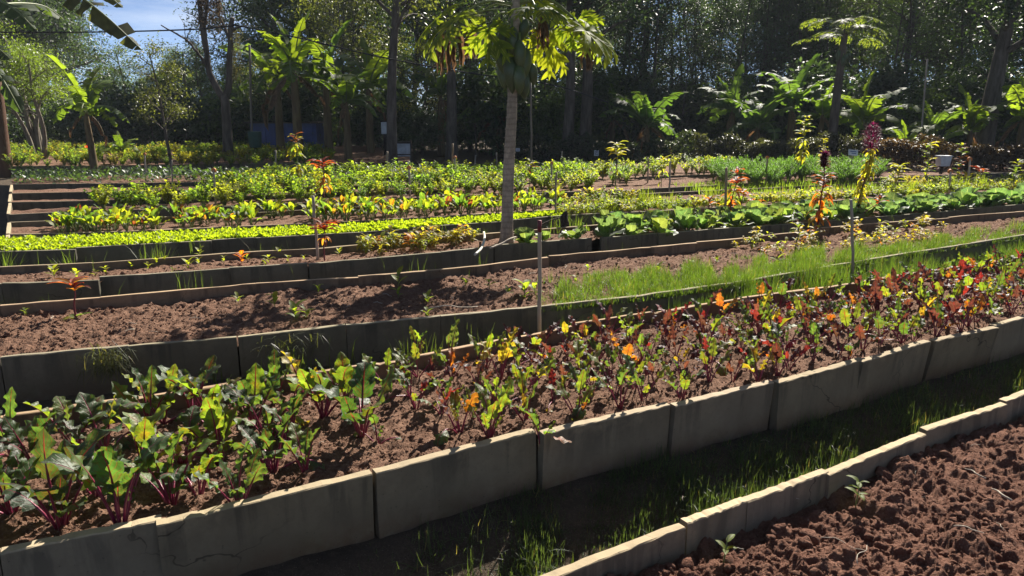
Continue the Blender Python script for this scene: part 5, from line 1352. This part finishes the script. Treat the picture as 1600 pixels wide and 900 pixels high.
tree(612, 19.2, [tree_proto(rt, 7.5, .15, .45, 1.7, 20, 6, 3600, .09, clump=.3)], 1.0, 'olive', 'straight dark trunk with fine twigs beside the leaning board')
tree(706, 24, [tree_proto(rt, 7, .2, .5, 2, 12, 5, 5000, .12, clump=.3)], 1.0, 'dark', 'thick trunk with leaning pale stems left of the papaya')
tree(745, 26, THIN, .8, 'mid', 'leaning pale stem beside the thick trunk', lean=.12)
tree(660, 27, OLIVE, .9, 'yellow', 'rounded small tree with golden green leaves left of the papaya')
tree(885, 23.5, [tree_proto(rt, 7, .2, .5, 2, 12, 5, 5000, .12, clump=.3)], 1.0, 'blue', 'dark thick trunk right of the papaya, left one of a pair')
tree(912, 23.6, [tree_proto(rt, 7, .22, .5, 2, 12, 5, 5000, .12, clump=.3)], 1.0, 'blue', 'dark thick trunk right of the papaya, right one of a pair')
tree(1400, 29, ACACIA, 1.0, 'olive', 'wide acacia with feathery layered canopy at the upper right')
tree(1290, 37, ACACIA, 1.2, 'olive', 'second feathery acacia behind the right banana clump')
tree(1532, 21.5, [tree_proto(rt, 6.2, .3, .5, 3, 12, 6, 11000, .13, clump=.4)], 1.0, 'blue', 'big dark tree with a thick trunk behind the right end of the hedge')
tree(1640, 25, DENSE, .9, 'blue', 'dark tree at the right edge of the picture')
tree(1480, 37, DENSE, 1.2, 'blue', 'tall dark tree behind the pale banana leaf at the right')
tree(1180, 38, DENSE, 1.2, 'mid', 'tall tree behind the dark bananas right of centre')
# slim trees of the dark grove
for k in range(56):
    px_ = rt.uniform(640, 1270); Y = rt.uniform(25.5 if px_ < 1060 else 28, 37); h = min(.84 * (Y - 17.3), 12.5) * (1 if px_ < 1060 else .72)
    pr = SLIM if rt.random() < .6 else THIN
    tree(px_, Y, pr, h / 9 * rt.uniform(.85, 1.05), 'blue' if rt.random() < .55 else 'dark', f'slender tree in the dark grove {"left of the papaya" if px_ < 790 else "just right of the papaya" if px_ < 1010 else "beyond the dark banana"}', 'slender_tree', 'tree', 'slender trees of the shaded grove')
for k in range(20):
    px_ = rt.uniform(1250, 1680); Y = rt.uniform(28, 37); h = min(.6 * (Y - 17), 10)
    tree(px_, Y, SLIM if rt.random() < .6 else THIN, h / 9, 'dark' if rt.random() < .6 else 'mid', 'slender tree behind the hedge at the right', 'slender_tree', 'tree', 'slender trees behind the hedge')
for k in range(16):
    px_ = rt.uniform(170, 600); Y = rt.uniform(26, 33); h = (1.6 + (170 - rt.uniform(85, 120)) / FPX * Y) if px_ < 430 else rt.uniform(5, 8)
    tree(px_, Y, THIN if rt.random() < .6 else OLIVE, h / (8 if px_ > 0 else 8) * 1.0, 'olive' if rt.random() < .6 else 'mid', 'thin tree in the back row behind the far yellow-green bed', 'slender_tree', 'tree', 'thin trees behind the far bed')
# farther woodland that closes the view
for k in range(46):
    px_ = -150 + k * 42 + rt.normal(0, 14); Y = rt.uniform(44, 62)
    if 85 < px_ < 520: s = (1.6 + (170 - rt.uniform(92, 125)) / FPX * Y) / 8
    else: s = rt.uniform(1.3, 1.75)
    if px_ > 820 and rt.random() < .25: continue
    tree(px_, Y, DENSE, s, ['dark', 'mid', 'blue'][rt.integers(3)], 'dark tree of the woodland far behind the garden', 'woodland_tree', 'tree', 'trees of the far woodland', zs=1.05 if not 85 < px_ < 520 else .9)
# undergrowth
for k in range(120):
    px_ = -60 + k * 14.5 + rt.normal(0, 5); Y = rt.uniform(25.5, 33); 
    if 20 < px_ < 560: Y = rt.uniform(28, 35)
    tree(px_, Y, SHRUB, rt.uniform(.8, 1.5) * (1.15 if px_ > 700 else 1), ['dark', 'mid', 'blue'][rt.integers(3)], f'dark shrub under the trees {"behind the far bed" if px_ < 420 else "near the blue shed" if px_ < 650 else "in the grove" if px_ < 1000 else "behind the hedge"}', 'shrub', 'shrub', 'undergrowth shrubs')

# ------------------------------------------------------------------ hedges
def hedge(px0, px1, Y0, Y1, h0, h1, depth, label, color, n, ls, hvar=.2):
    mb = MB(); u = rt.random(n); side = rt.random(n)
    X0, X1 = XG(px0, Y0), XG(px1, Y1)
    x = X0 + (X1 - X0) * u; y = Y0 + (Y1 - Y0) * u; h = h0 + (h1 - h0) * u + hvar * vnoise(x * 2.2, y, 6) + .5 * hvar * vnoise(x * 7, y, 7)
    face = rt.random(n); z = rt.random(n) * h; dy = np.where(face < .55, rt.normal(0, .06, n), rt.uniform(0, depth, n)); z = np.where(face > .72, h - np.abs(rt.normal(0, .06, n)), z)
    dy = dy + .08 * vnoise(x * 3, z * 3, 9)
    q = np.stack([x, y + dy, GROUND_Z + z], -1)
    mb.scatter(LEAF4, q, rt.uniform(0, 6.28, n), rt.normal(.3, .7, n), ls * rt.uniform(.6, 1.3, n), rt.uniform(.15, .85, n), roll=rt.normal(0, .7, n))
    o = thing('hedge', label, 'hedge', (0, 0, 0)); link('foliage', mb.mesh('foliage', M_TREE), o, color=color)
    mt = MB()
    for k in range(int(abs(X1 - X0) / .22)):
        v = (k + rt.random()) / (abs(X1 - X0) / .22); b = np.array([X0 + (X1 - X0) * v, Y0 + (Y1 - Y0) * v + depth * rt.uniform(.3, .7), GROUND_Z - .05])
        t_ = tube(np.array([b, b + np.array([rt.normal(0, .08), rt.normal(0, .06), h0 * .5]), b + np.array([rt.normal(0, .14), rt.normal(0, .1), h0 * .9])]), [.025, .018, .008], 4, False); mt.add(*t_)
    link('branches', mt.mesh('branches', M_BARK), o)['kind'] = 'stuff'
    return o
hedge(1365, 1445, 17.6, 17.7, .86, 1.05, .7, 'reddish-brown leafy hedge right of the tall yellow amaranth, taller end', (.04, .024, .021), 6000, .075)
hedge(1450, 1665, 17.8, 16.6, 1.0, .6, .7, 'reddish-brown leafy hedge at the right behind the white box', (.036, .024, .022), 8000, .075)
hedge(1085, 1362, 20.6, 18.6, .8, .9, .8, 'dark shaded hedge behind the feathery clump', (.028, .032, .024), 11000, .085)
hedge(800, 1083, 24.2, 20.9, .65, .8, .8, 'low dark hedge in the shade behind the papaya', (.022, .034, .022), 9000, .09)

# ------------------------------------------------------------------ banana plants
def banana_leaf_mesh(rng, L, W, a0, a1, power=1.3, fold=-.35, tat=.2, side=0.0, dead=False, n=26):
    mb = MB(); m = arc(L, a0, a1, n, power); m[:, 1] += side * np.linspace(0, 1, n) ** 2 * L
    w = prof(n, .28, .5, .0) * W * (1 + .1 * rng.normal(0, 1, n)); w[:3] = [.012, .02, W * .35]
    V, F, lc = ribbon(m, w, 2, fold, (-.3, 0, 1), 0, 2, .5, rng, tat); mb.add(V, F, lc)
    V, F, lc = tube(m, np.linspace(.028, .006, n), 5, False); mb.add(V - np.array([0, 0, .012]), F, lc, 1)
    return mb.mesh('leaf', [M_DRY if dead else M_BANANA, M_STEM if not dead else M_PSEUDO])
BANU = [banana_leaf_mesh(rt, 1.6, .17, rt.uniform(76, 88), rt.uniform(30, 75), 1.5, rt.uniform(-.5, .5), .3, rt.normal(0, .06)) for _ in range(3)]
BANA = [banana_leaf_mesh(rt, 1.7, .29, rt.uniform(60, 80), rt.uniform(-40, 15), 1.3, -.22, .22, rt.normal(0, .1)) for _ in range(5)]
BAND = [banana_leaf_mesh(rt, 1.7, .27, 50, rt.uniform(-85, -65), .8, -.6, .35, rt.normal(0, .1)) for _ in range(3)]
BANX = [banana_leaf_mesh(rt, 1.3, .12, 20, -88, .4, -1.1, .4, 0, True, 16) for _ in range(2)]
BC = {'light': [(.08, .125, .025), (.1, .14, .025), (.06, .1, .028)], 'dark': [(.035, .07, .032), (.04, .075, .034), (.05, .09, .034)], 'mid': [(.045, .08, .028), (.06, .1, .028), (.08, .12, .028)]}  # dark tone: leaf colour deepened to stand in for shade
def banana(px_, Y, h, label, tone, nleaf=10, s=1.0, up=1, dead=2, lean=0.0, name='banana_plant'):
    if Y > 20: h *= 1.22 if px_ < 800 else .85; s *= 1.2 if px_ < 800 else 1.02
    o = thing(name, label, 'banana plant', (XG(px_, Y), Y, GROUND_Z), 0, 'banana plants')
    lx, ly = lean, rt.normal(0, .08)
    c = spline([(0, 0, -.05), (lx * .3, ly * .3, h * .4), (lx * .7, ly, h * .8), (lx, ly, h)], 8)
    mb = MB(); V, F, lc = tube(c, np.array([.13, .115, .105, .1, .09, .08, .065, .04]) * s, 9); mb.add(V, F, lc); link('stem', mb.mesh('stem', M_PSEUDO), o)
    az = rt.uniform(0, 6.28)
    nleaf += 3
    for k in range(nleaf + dead):
        az += 2.4 + rt.normal(0, .25); col = np.array(BC[tone][rt.integers(3)]) * rt.normal(1, .12); q = c[-1] - np.array([0, 0, .04 * (k % 4)])
        if k < up: me = BANU[rt.integers(3)]
        elif k >= nleaf: me = BANX[rt.integers(2)]; col = (.12, .075, .045); q = c[-2]
        else: me = BANA[rt.integers(5)] if rt.random() < .65 else BAND[rt.integers(3)]
        link('leaf', me, o, tuple(q), (rt.normal(0, .1), rt.normal(0, .12), az), s * rt.uniform(.6, 1.15), np.clip(col, .003, .5))
    return o
banana(146, 17.9, 1.6, 'young banana plant with bright upright leaf and brown stem at the left', 'mid', 8, .8, 2)
banana(190, 19.2, .65, 'small bright banana plant right of the young one', 'light', 6, .5, 1, 0)
banana(468, 21.5, 2.2, 'banana plant with tall glowing upright leaves', 'light', 8, 1.05, 3, 2)
banana(440, 24, 2.1, 'banana plant with torn leaves left of the glowing one', 'mid', 8, 1.0, 1, 2)
banana(515, 22.5, 1.9, 'banana plant in the middle of the left clump', 'mid', 8, 1.0, 1, 1)
banana(545, 21, 1.5, 'lower banana plant of the left clump near the straight trunk', 'mid', 8, .85, 1, 1)
banana(580, 24.5, 1.9, 'banana plant at the right end of the left clump', 'light', 7, .95, 1, 1)
banana(690, 26, 1.7, 'banana plant behind the thick trunk left of the papaya', 'mid', 7, .95)
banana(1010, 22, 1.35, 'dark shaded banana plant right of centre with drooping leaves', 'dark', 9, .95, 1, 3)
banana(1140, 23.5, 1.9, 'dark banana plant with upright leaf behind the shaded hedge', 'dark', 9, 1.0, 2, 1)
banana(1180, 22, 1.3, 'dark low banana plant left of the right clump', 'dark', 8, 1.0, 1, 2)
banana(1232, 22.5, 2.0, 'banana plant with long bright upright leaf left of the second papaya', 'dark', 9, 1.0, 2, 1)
banana(1275, 23.5, 1.7, 'banana plant beside the second papaya trunk', 'mid', 8, .9, 1, 1)
banana(1345, 22.5, 1.5, 'banana plant right of the second papaya', 'mid', 8, .85, 1, 1)
banana(1410, 20, .75, 'small banana plant with a bright curved leaf behind the tall hedge', 'light', 7, .6, 1, 0)
banana(1450, 22, 1.2, 'broad leaved banana plant behind the white box', 'mid', 8, .9, 1, 1)
banana(1512, 20.5, 1.25, 'banana plant with one pale upright leaf at the right', 'mid', 8, .85, 2, 1)
banana(1590, 21, 1.6, 'banana plant at the right edge behind the hedge', 'mid', 8, .95, 1, 1)
banana(780, 26, 1.2, 'dim banana plant directly behind the papaya', 'dark', 7, .9)
banana(955, 27, 1.5, 'dim banana plant in the grove right of the papaya', 'dark', 7, .95)
# banana plant at the left edge with big leaves hanging into the picture
BY = P(4, 277, GROUND_Z)[1]
bb = thing('banana_plant', 'old banana plant at the left edge with long torn leaves overhead', 'banana plant', (XG(4, BY), BY, GROUND_Z), 0, 'banana plants')
B0 = np.array([XG(4, BY), BY, GROUND_Z]); bl_ = lambda x, y, dy=0: PD(x, y, BY + dy) - B0
c = spline([(0, 0, -.05), bl_(0, 230), bl_(-8, 150), bl_(-22, 60), bl_(-30, -10)], 10)
mb = MB(); V, F, lc = tube(c, np.linspace(.24, .13, 10), 10); mb.add(V, F, lc); link('stem', mb.mesh('stem', stem_mat('red_brown_stem', (.07, .03, .018), (.15, .08, .045), 8, .75, .2, (1, 1, .15), .8)), bb)
def hang(pts, W, fold, color, tat=.25, dry=False):
    m = spline([bl_(*p) for p in pts], 30); w = prof(30, .3, .45) * W
    mb = MB(); V, F, lc = ribbon(m, w, 2, fold, (.0, -.45, .9), 0, 2, .5, rt, tat); mb.add(V, F, lc)
    V, F, lc = tube(m, np.linspace(.035, .008, 30), 5, False); mb.add(V, F, lc, 1)
    link('leaf', mb.mesh('leaf', [M_DRY if dry else M_BANANA, M_STEM]), bb, color=color)
hang([(-30, -10, 0), (40, -45, -.5), (110, -15, -.9), (165, 25, -1.1), (222, 78, -1.2)], .4, -.75, (.04, .045, .022), .4)
hang([(-30, -10, 0), (30, -60, .2), (110, -50, .3), (160, -15, .4), (192, 12, .4)], .26, -.4, (.07, .08, .025))
hang([(-28, 0, 0), (-5, 0, -.8), (25, 16, -1.2), (55, 46, -1.4)], .26, -.5, (.03, .055, .028))
hang([(-26, 40, 0), (-18, 68, -.6), (0, 78, -.9), (16, 92, -1)], .22, -.5, (.025, .045, .025))
hang([(-24, 60, 0), (-14, 100, -.4), (8, 130, -.7), (34, 176, -.8)], .28, -.7, (.03, .055, .028))
hang([(-26, 10, 0), (30, 5, 1.5), (70, 10, 2.5), (100, 30, 3)], .26, -.5, (.03, .05, .025))
hang([(-30, -10, 0), (-80, -40, 0), (-130, 20, 0), (-150, 100, 0)], .3, -.5, (.05, .08, .03))

# ------------------------------------------------------------------ second papaya at the right
q0 = np.array([XG(1298, 21), 21, GROUND_Z]); o = thing('papaya_tree', 'farther papaya tree with dark fruit cluster among the right bananas', 'papaya tree', tuple(q0))
l2 = lambda x, y, dy=0: PD(x, y, 21 + dy) - q0
c = spline([(0, 0, -.05), l2(1303, 190), l2(1310, 130), l2(1318, 70), l2(1322, 45)], 14); mb = MB(); V, F, lc = tube(c, np.linspace(.14, .07, 14), 9); mb.add(V, F, lc); link('trunk', mb.mesh('trunk', M_BARK), o)
for k in range(10):
    a = k * 2.4; link('fruit', FR[k % 3], o, tuple(l2(1318, 84 + 3 * (k % 4)) + np.array([math.cos(a) * .14, math.sin(a) * .14, .1])), (0, 0, a), .8)
for k in range(13):
    a = k * 2.4; e = l2(1321, 50) + np.array([math.cos(a), math.sin(a), 0]) * rt.uniform(.55, 1.0) + np.array([0, 0, rt.uniform(-.25, .55)])
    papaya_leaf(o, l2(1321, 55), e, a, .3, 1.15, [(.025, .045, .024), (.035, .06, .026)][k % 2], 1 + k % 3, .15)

# ------------------------------------------------------------------ dead forked tree
YD = P(357, 263, GROUND_Z)[1]; d0 = np.array([XG(357, YD), YD, GROUND_Z]); dl = lambda x, y, dy=0: PD(x, y, YD + dy) - d0
o = thing('dead_tree', 'dark bare tree forking into two, with dry vines at its top', 'tree', tuple(d0))
mb = MB()
def limb(pts, r0, r1, n=14, ns=8):
    V, F, lc = tube(spline(pts, n) + rt.normal(0, .008, (n, 3)), np.linspace(r0, r1, n), ns); mb.add(V, F, lc)
limb([(0, 0, -.1), dl(357, 240), dl(354, 190), dl(351, 150)], .165, .12)
link('trunk', mb.mesh('trunk', M_BARK), o); mb = MB()
limb([dl(351, 156), dl(340, 140), dl(327, 112), dl(323, 85), dl(316, 45), dl(311, -10)], .105, .055)
limb([dl(326, 108), dl(324, 80), dl(320, 40), dl(325, -10)], .06, .035)
limb([dl(352, 156), dl(358, 125), dl(359, 80), dl(361, 45), dl(364, 28)], .1, .055)
limb([dl(322, 100), dl(310, 84), dl(290, 62), dl(252, 40)], .05, .015)
limb([dl(360, 65), dl(352, 45), dl(342, 20), dl(336, -10)], .04, .02)
limb([dl(362, 50), dl(374, 42), dl(390, 44)], .03, .01); limb([dl(318, 40), dl(303, 25), dl(287, 18)], .02, .006)
for k in range(26):
    a = [(316, 45), (323, 85), (327, 112), (320, 40), (359, 80), (361, 45), (352, 45), (290, 62), (310, 84)][k % 9]; b = (a[0] + rt.normal(0, 22), a[1] - rt.uniform(-10, 40)); limb([dl(*a), dl((a[0] + b[0]) / 2 + 3, (a[1] + b[1]) / 2 - 4, rt.normal(0, .08)), dl(*b, rt.normal(0, .4))], .01, .004, 6, 4)
link('branches', mb.mesh('branches', M_BARK), o)
mb = MB(); n = 1700; k = rt.integers(0, 16, n); x = rt.uniform(306, 345, 16)[k] + rt.normal(0, 2.5, n); y = np.abs(rt.normal(0, 26, n)) - 12
q = np.array([dl(a, b, rt.normal(0, .15)) for a, b in zip(x, y)]); mb.scatter(LEAF4, q, rt.uniform(0, 6.28, n), rt.normal(.9, .4, n), .07 * rt.uniform(.6, 1.2, n), rt.random(n)); link('dry_vine', mb.mesh('dry_vine', [M_DRY]), o, color=(.075, .06, .045))
mb = MB(); n = 700; k = rt.integers(0, 9, n); x = rt.uniform(362, 385, 9)[k] + rt.normal(0, 3, n); y = rt.uniform(45, 125, n)
q = np.array([dl(a, b, rt.normal(.3, .2)) for a, b in zip(x, y)]); mb.scatter(LEAF4, q, rt.uniform(0, 6.28, n), rt.normal(.7, .5, n), .08 * rt.uniform(.6, 1.2, n), rt.random(n)); link('dry_foliage', mb.mesh('dry_foliage', [M_DRY]), o, color=(.09, .1, .045))

# ------------------------------------------------------------------ cables
def cable(pts, r, label):
    mb = MB(); V, F, lc = tube(spline(pts, 40), r, 6); mb.add(V, F, lc); tag(link('cable', mb.mesh('cable', M_CABLE)), label, 'cable')
cable([PD(-220, 46, 19.5), PD(-20, 50, 19), PD(150, 50, 18.7), PD(300, 46, 18.4), PD(366, 40, 18.2)], .018, 'black overhead cable running from the left edge to the dead tree')
cable([PD(362, 38, 18.2), PD(470, 60, 18.4), PD(590, 88, 18.8), PD(720, 112, 19.2), PD(860, 132, 19.8), PD(950, 160, 21)], .018, 'black overhead cable slanting from the dead tree behind the papaya')

# ------------------------------------------------------------------ boards, signs, sheds
def boxes(name, lst, mat, parent=None, **kw):
    mb = MB()
    for b in lst: mb.add(*box(*b))
    return link(name, mb.mesh(name, mat, False), parent, **kw)
Yb = 26.5; x0, x1 = XG(395, Yb), XG(497, Yb); zb0, zb1 = GROUND_Z - .05, PD(450, 193, Yb)[2]
o = thing('blue_shed', 'dark blue sheet-metal shed under the trees left of centre', 'shed', ((x0 + x1) / 2, Yb, GROUND_Z)); wd = x1 - x0
boxes('wall', [(0, .9, (zb1 - GROUND_Z) / 2, wd, 1.8, zb1 - GROUND_Z)], M_BLUE, o)
boxes('roof', [(0, .85, zb1 - GROUND_Z + .03, wd + .25, 2.1, .05)], M_DARKW, o)
for k in range(7): boxes('rib', [(-wd / 2 + wd * (k + .5) / 7, -.012, (zb1 - GROUND_Z) / 2, .06, .024, zb1 - GROUND_Z - .02)], M_BLUE, o)
sx = XG(481.5, Yb) - (x0 + x1) / 2; sz = PD(481, 228, Yb)[2] - GROUND_Z
sg = boxes('notice', [(sx, -.035, sz, .2, .02, .17)], M_WHITE, o)
for r_ in range(4): boxes('text_line', [(sx, -.047, sz + .055 - r_ * .037, .15 - .02 * (r_ % 2), .004, .012)], M_INK, sg)
# leaning board
Yb = 22.6; bx, bz = XG(631, Yb), (PD(631, 241, Yb)[2])
o = thing('leaning_board', 'pale grey board panel standing beside the straight dark trunk', 'board', (bx, Yb, GROUND_Z), -.12)
hh = PD(631, 221, Yb)[2] - GROUND_Z
boxes('sheet', [(0, 0, hh / 2, .42, .03, hh)], M_GREYB, o); boxes('rail', [(0, -.025, hh - .03, .46, .03, .06)], M_DARKW, o); boxes('rail', [(0, -.025, hh * .42, .46, .02, .03)], M_DARKW, o)
for s in (-1, 1): boxes('post', [(s * .235, -.005, hh / 2, .045, .05, hh + .06)], M_DARKW, o)
# pale crate left of it
Yb = 23.5; o = thing('crate', 'pale grey box on a dark stand between trunk and bananas', 'box', (XG(604, Yb), Yb, GROUND_Z))
zt = PD(604, 200, Yb)[2] - GROUND_Z; boxes('box', [(0, 0, zt, .22, .2, .36)], M_GREYB, o); boxes('lid', [(0, 0, zt + .2, .26, .24, .03)], M_DARKW, o); boxes('stand', [(0, 0, (zt - .18) / 2, .12, .12, zt - .18)], M_DARKW, o)
# small white tags in the shade
for (px_, py_, Yb, w, h, what) in ((931.5, 239, 22.5, .14, .17, 'small white notice on a thin post at the dark trunks'), (809, 234, 23.5, .13, .1, 'tiny white tag on a post just right of the papaya trunk')):
    o = thing('notice', what, 'sign', (XG(px_, Yb), Yb, GROUND_Z)); z = PD(px_, py_, Yb)[2] - GROUND_Z
    boxes('plate', [(0, -.02, z, w, .015, h)], M_WHITE, o); boxes('post', [(0, 0, z / 2, .03, .025, z + h * .4)], M_DARKW, o)
    for r_ in (-1, 1): boxes('text_line', [(0, -.0295, z + r_ * h * .2, w * .7, .004, h * .1)], M_INK, o)
# white garden sign beside the tall amaranth
Yb = 14.6; o = thing('garden_sign', 'small pale blue-white sign on a stick left of the crimson plume', 'sign', (XG(1331, Yb), Yb, -.03)); z = PD(1328, 239, Yb)[2] + .03
sp = boxes('plate', [(0, -.02, 0, .185, .012, .115)], M_WHITE, o); sp.location = (0, 0, z); sp.rotation_euler = (-.35, .09, 0)
for r_ in range(2): boxes('text_line', [(.0 + .01 * r_, -.029, .02 - r_ * .035, .12 - .03 * r_, .004, .014)], M_BLUE, sp)
boxes('stick', [(0, 0, z / 2, .018, .018, z)], M_WOOD, o)
# white box on a post at the right
Yb = 16.2; o = thing('post_box', 'white box with a grey lid on a post before the right hedge', 'box', (XG(1474, Yb), Yb, -.03)); z = PD(1474, 252, Yb)[2] + .03
mb = MB(); V, F = box(0, 0, 0, .25, .2, .2); V[:, 0] *= np.where(V[:, 2] < 0, .78, 1); mb.add(V, F); b_ = link('box', mb.mesh('box', M_WHITE, False), o, (0, 0, z))
boxes('lid', [(0, 0, z + .112, .28, .23, .022)], M_GREYB, o); boxes('post', [(0, .03, (z - .1) / 2, .045, .045, z - .1)], M_DARKW, o)
# thin pale pole leaning in the right-hand trees
stake(np.array([XG(1437, 20.4), 20.4, GROUND_Z]), (1449, 92), .022, 'thin pale pole rising through the trees behind the white box', color=(.8, .8, .8))
stake(np.array([XG(394, 23), 23, GROUND_Z]), (390, 70), .035, 'slim grey pole right of the dead tree', color=(.5, .5, .5))
# green mesh bin and red pot in the far bed
p = np.array([XG(401, 21.5), 21.5, -.03]); o = thing('green_bin', 'dark green round bin on a stand at the end of the far bed', 'bin', tuple(p))
mb = MB(); V, F, lc = tube([(0, 0, .3), (0, 0, .35), (0, 0, .72), (0, 0, .75)], [.15, .17, .19, .2], 14); mb.add(V, F, lc); link('body', mb.mesh('body', flat_mat('green_mesh', (.02, .07, .055), .6)), o); boxes('stand', [(0, 0, .14, .07, .07, .3)], M_DARKW, o)
p = np.array([XG(141, 19.5), 19.5, 0]); o = thing('red_flower', 'single bright red flower among the far yellow-green plants', 'flower', tuple(p))
mb = MB(); V, F, lc = tube([(0, 0, -.05), (.01, 0, .2), (0, 0, .36)], .008, 5); mb.add(V, F, lc); link('stem', mb.mesh('stem', M_STEM), o)
mb = MB(); T = lens_T(.13, .045, 3, 50, -10); mb.scatter(T, np.array([[0, 0, .35]] * 9), np.arange(9) * .7, rt.normal(0, .3, 9), 1.0, .6); link('petals', mb.mesh('petals', [M_LEAF]), o, color=(.4, .03, .02))

# ------------------------------------------------------------------ labels: tell look-alikes apart by their order across the view
from collections import defaultdict
_by = defaultdict(list)
for o in THINGS: _by[o['label']].append(o)
_u = ['first', 'second', 'third', 'fourth', 'fifth', 'sixth', 'seventh', 'eighth', 'ninth', 'tenth', 'eleventh', 'twelfth', 'thirteenth', 'fourteenth', 'fifteenth', 'sixteenth', 'seventeenth', 'eighteenth', 'nineteenth']
_ord = _u + [t if not k else f'{q}-{_u[k - 1]}' for q, t in (('twenty', 'twentieth'), ('thirty', 'thirtieth'), ('forty', 'fortieth')) for k in range(10)]
for lab, os_ in _by.items():
    n = len(os_)
    if n < 2 or n > 48:
        if n > 48:
            for o in os_:
                if 'group' not in o: o['group'] = lab
        continue
    os_.sort(key=lambda o: proj(o.location)[0])
    room = 16 - len(lab.split())
    for i, o in enumerate(os_):
        if n == 2: ext = ('left one of two', 'right one of two')[i]
        elif n == 3: ext = ('leftmost of three', 'middle one of three', 'rightmost of three')[i]
        else: ext = 'leftmost such' if i == 0 else 'rightmost such' if i == n - 1 else _ord[i] + ' from left'
        if len(ext.split()) > room: ext = ('left one', 'right one')[i] if n == 2 and room >= 2 else None
        if ext: o['label'] = f'{lab}, {ext}'
        if 'group' not in o: o['group'] = lab
print('objects', len(bpy.data.objects), 'things', len(THINGS), 'unique tris', sum(len(m.loop_triangles) if m.loop_triangles else sum(1 for _ in ()) for m in bpy.data.meshes))

# ------------------------------------------------------------------ thin haze volume added to veil and lift the dark trees
def haze(density):
    m = bpy.data.materials.new('haze'); m.use_nodes = True; t = m.node_tree; t.nodes.clear()
    o = t.nodes.new('ShaderNodeOutputMaterial'); v = t.nodes.new('ShaderNodeVolumePrincipled')
    v.inputs['Color'].default_value = (.8, .9, 1, 1); v.inputs['Density'].default_value = density
    t.links.new(v.outputs[0], o.inputs['Volume'])
    mb = MB(); mb.add(*box(0, 37, 9, 260, 112, 20.6)); h = link('haze', mb.mesh('haze', m, False)); h['kind'] = 'stuff'; h['label'] = 'thin added haze volume lightening the shaded trees'
haze(0.00055)
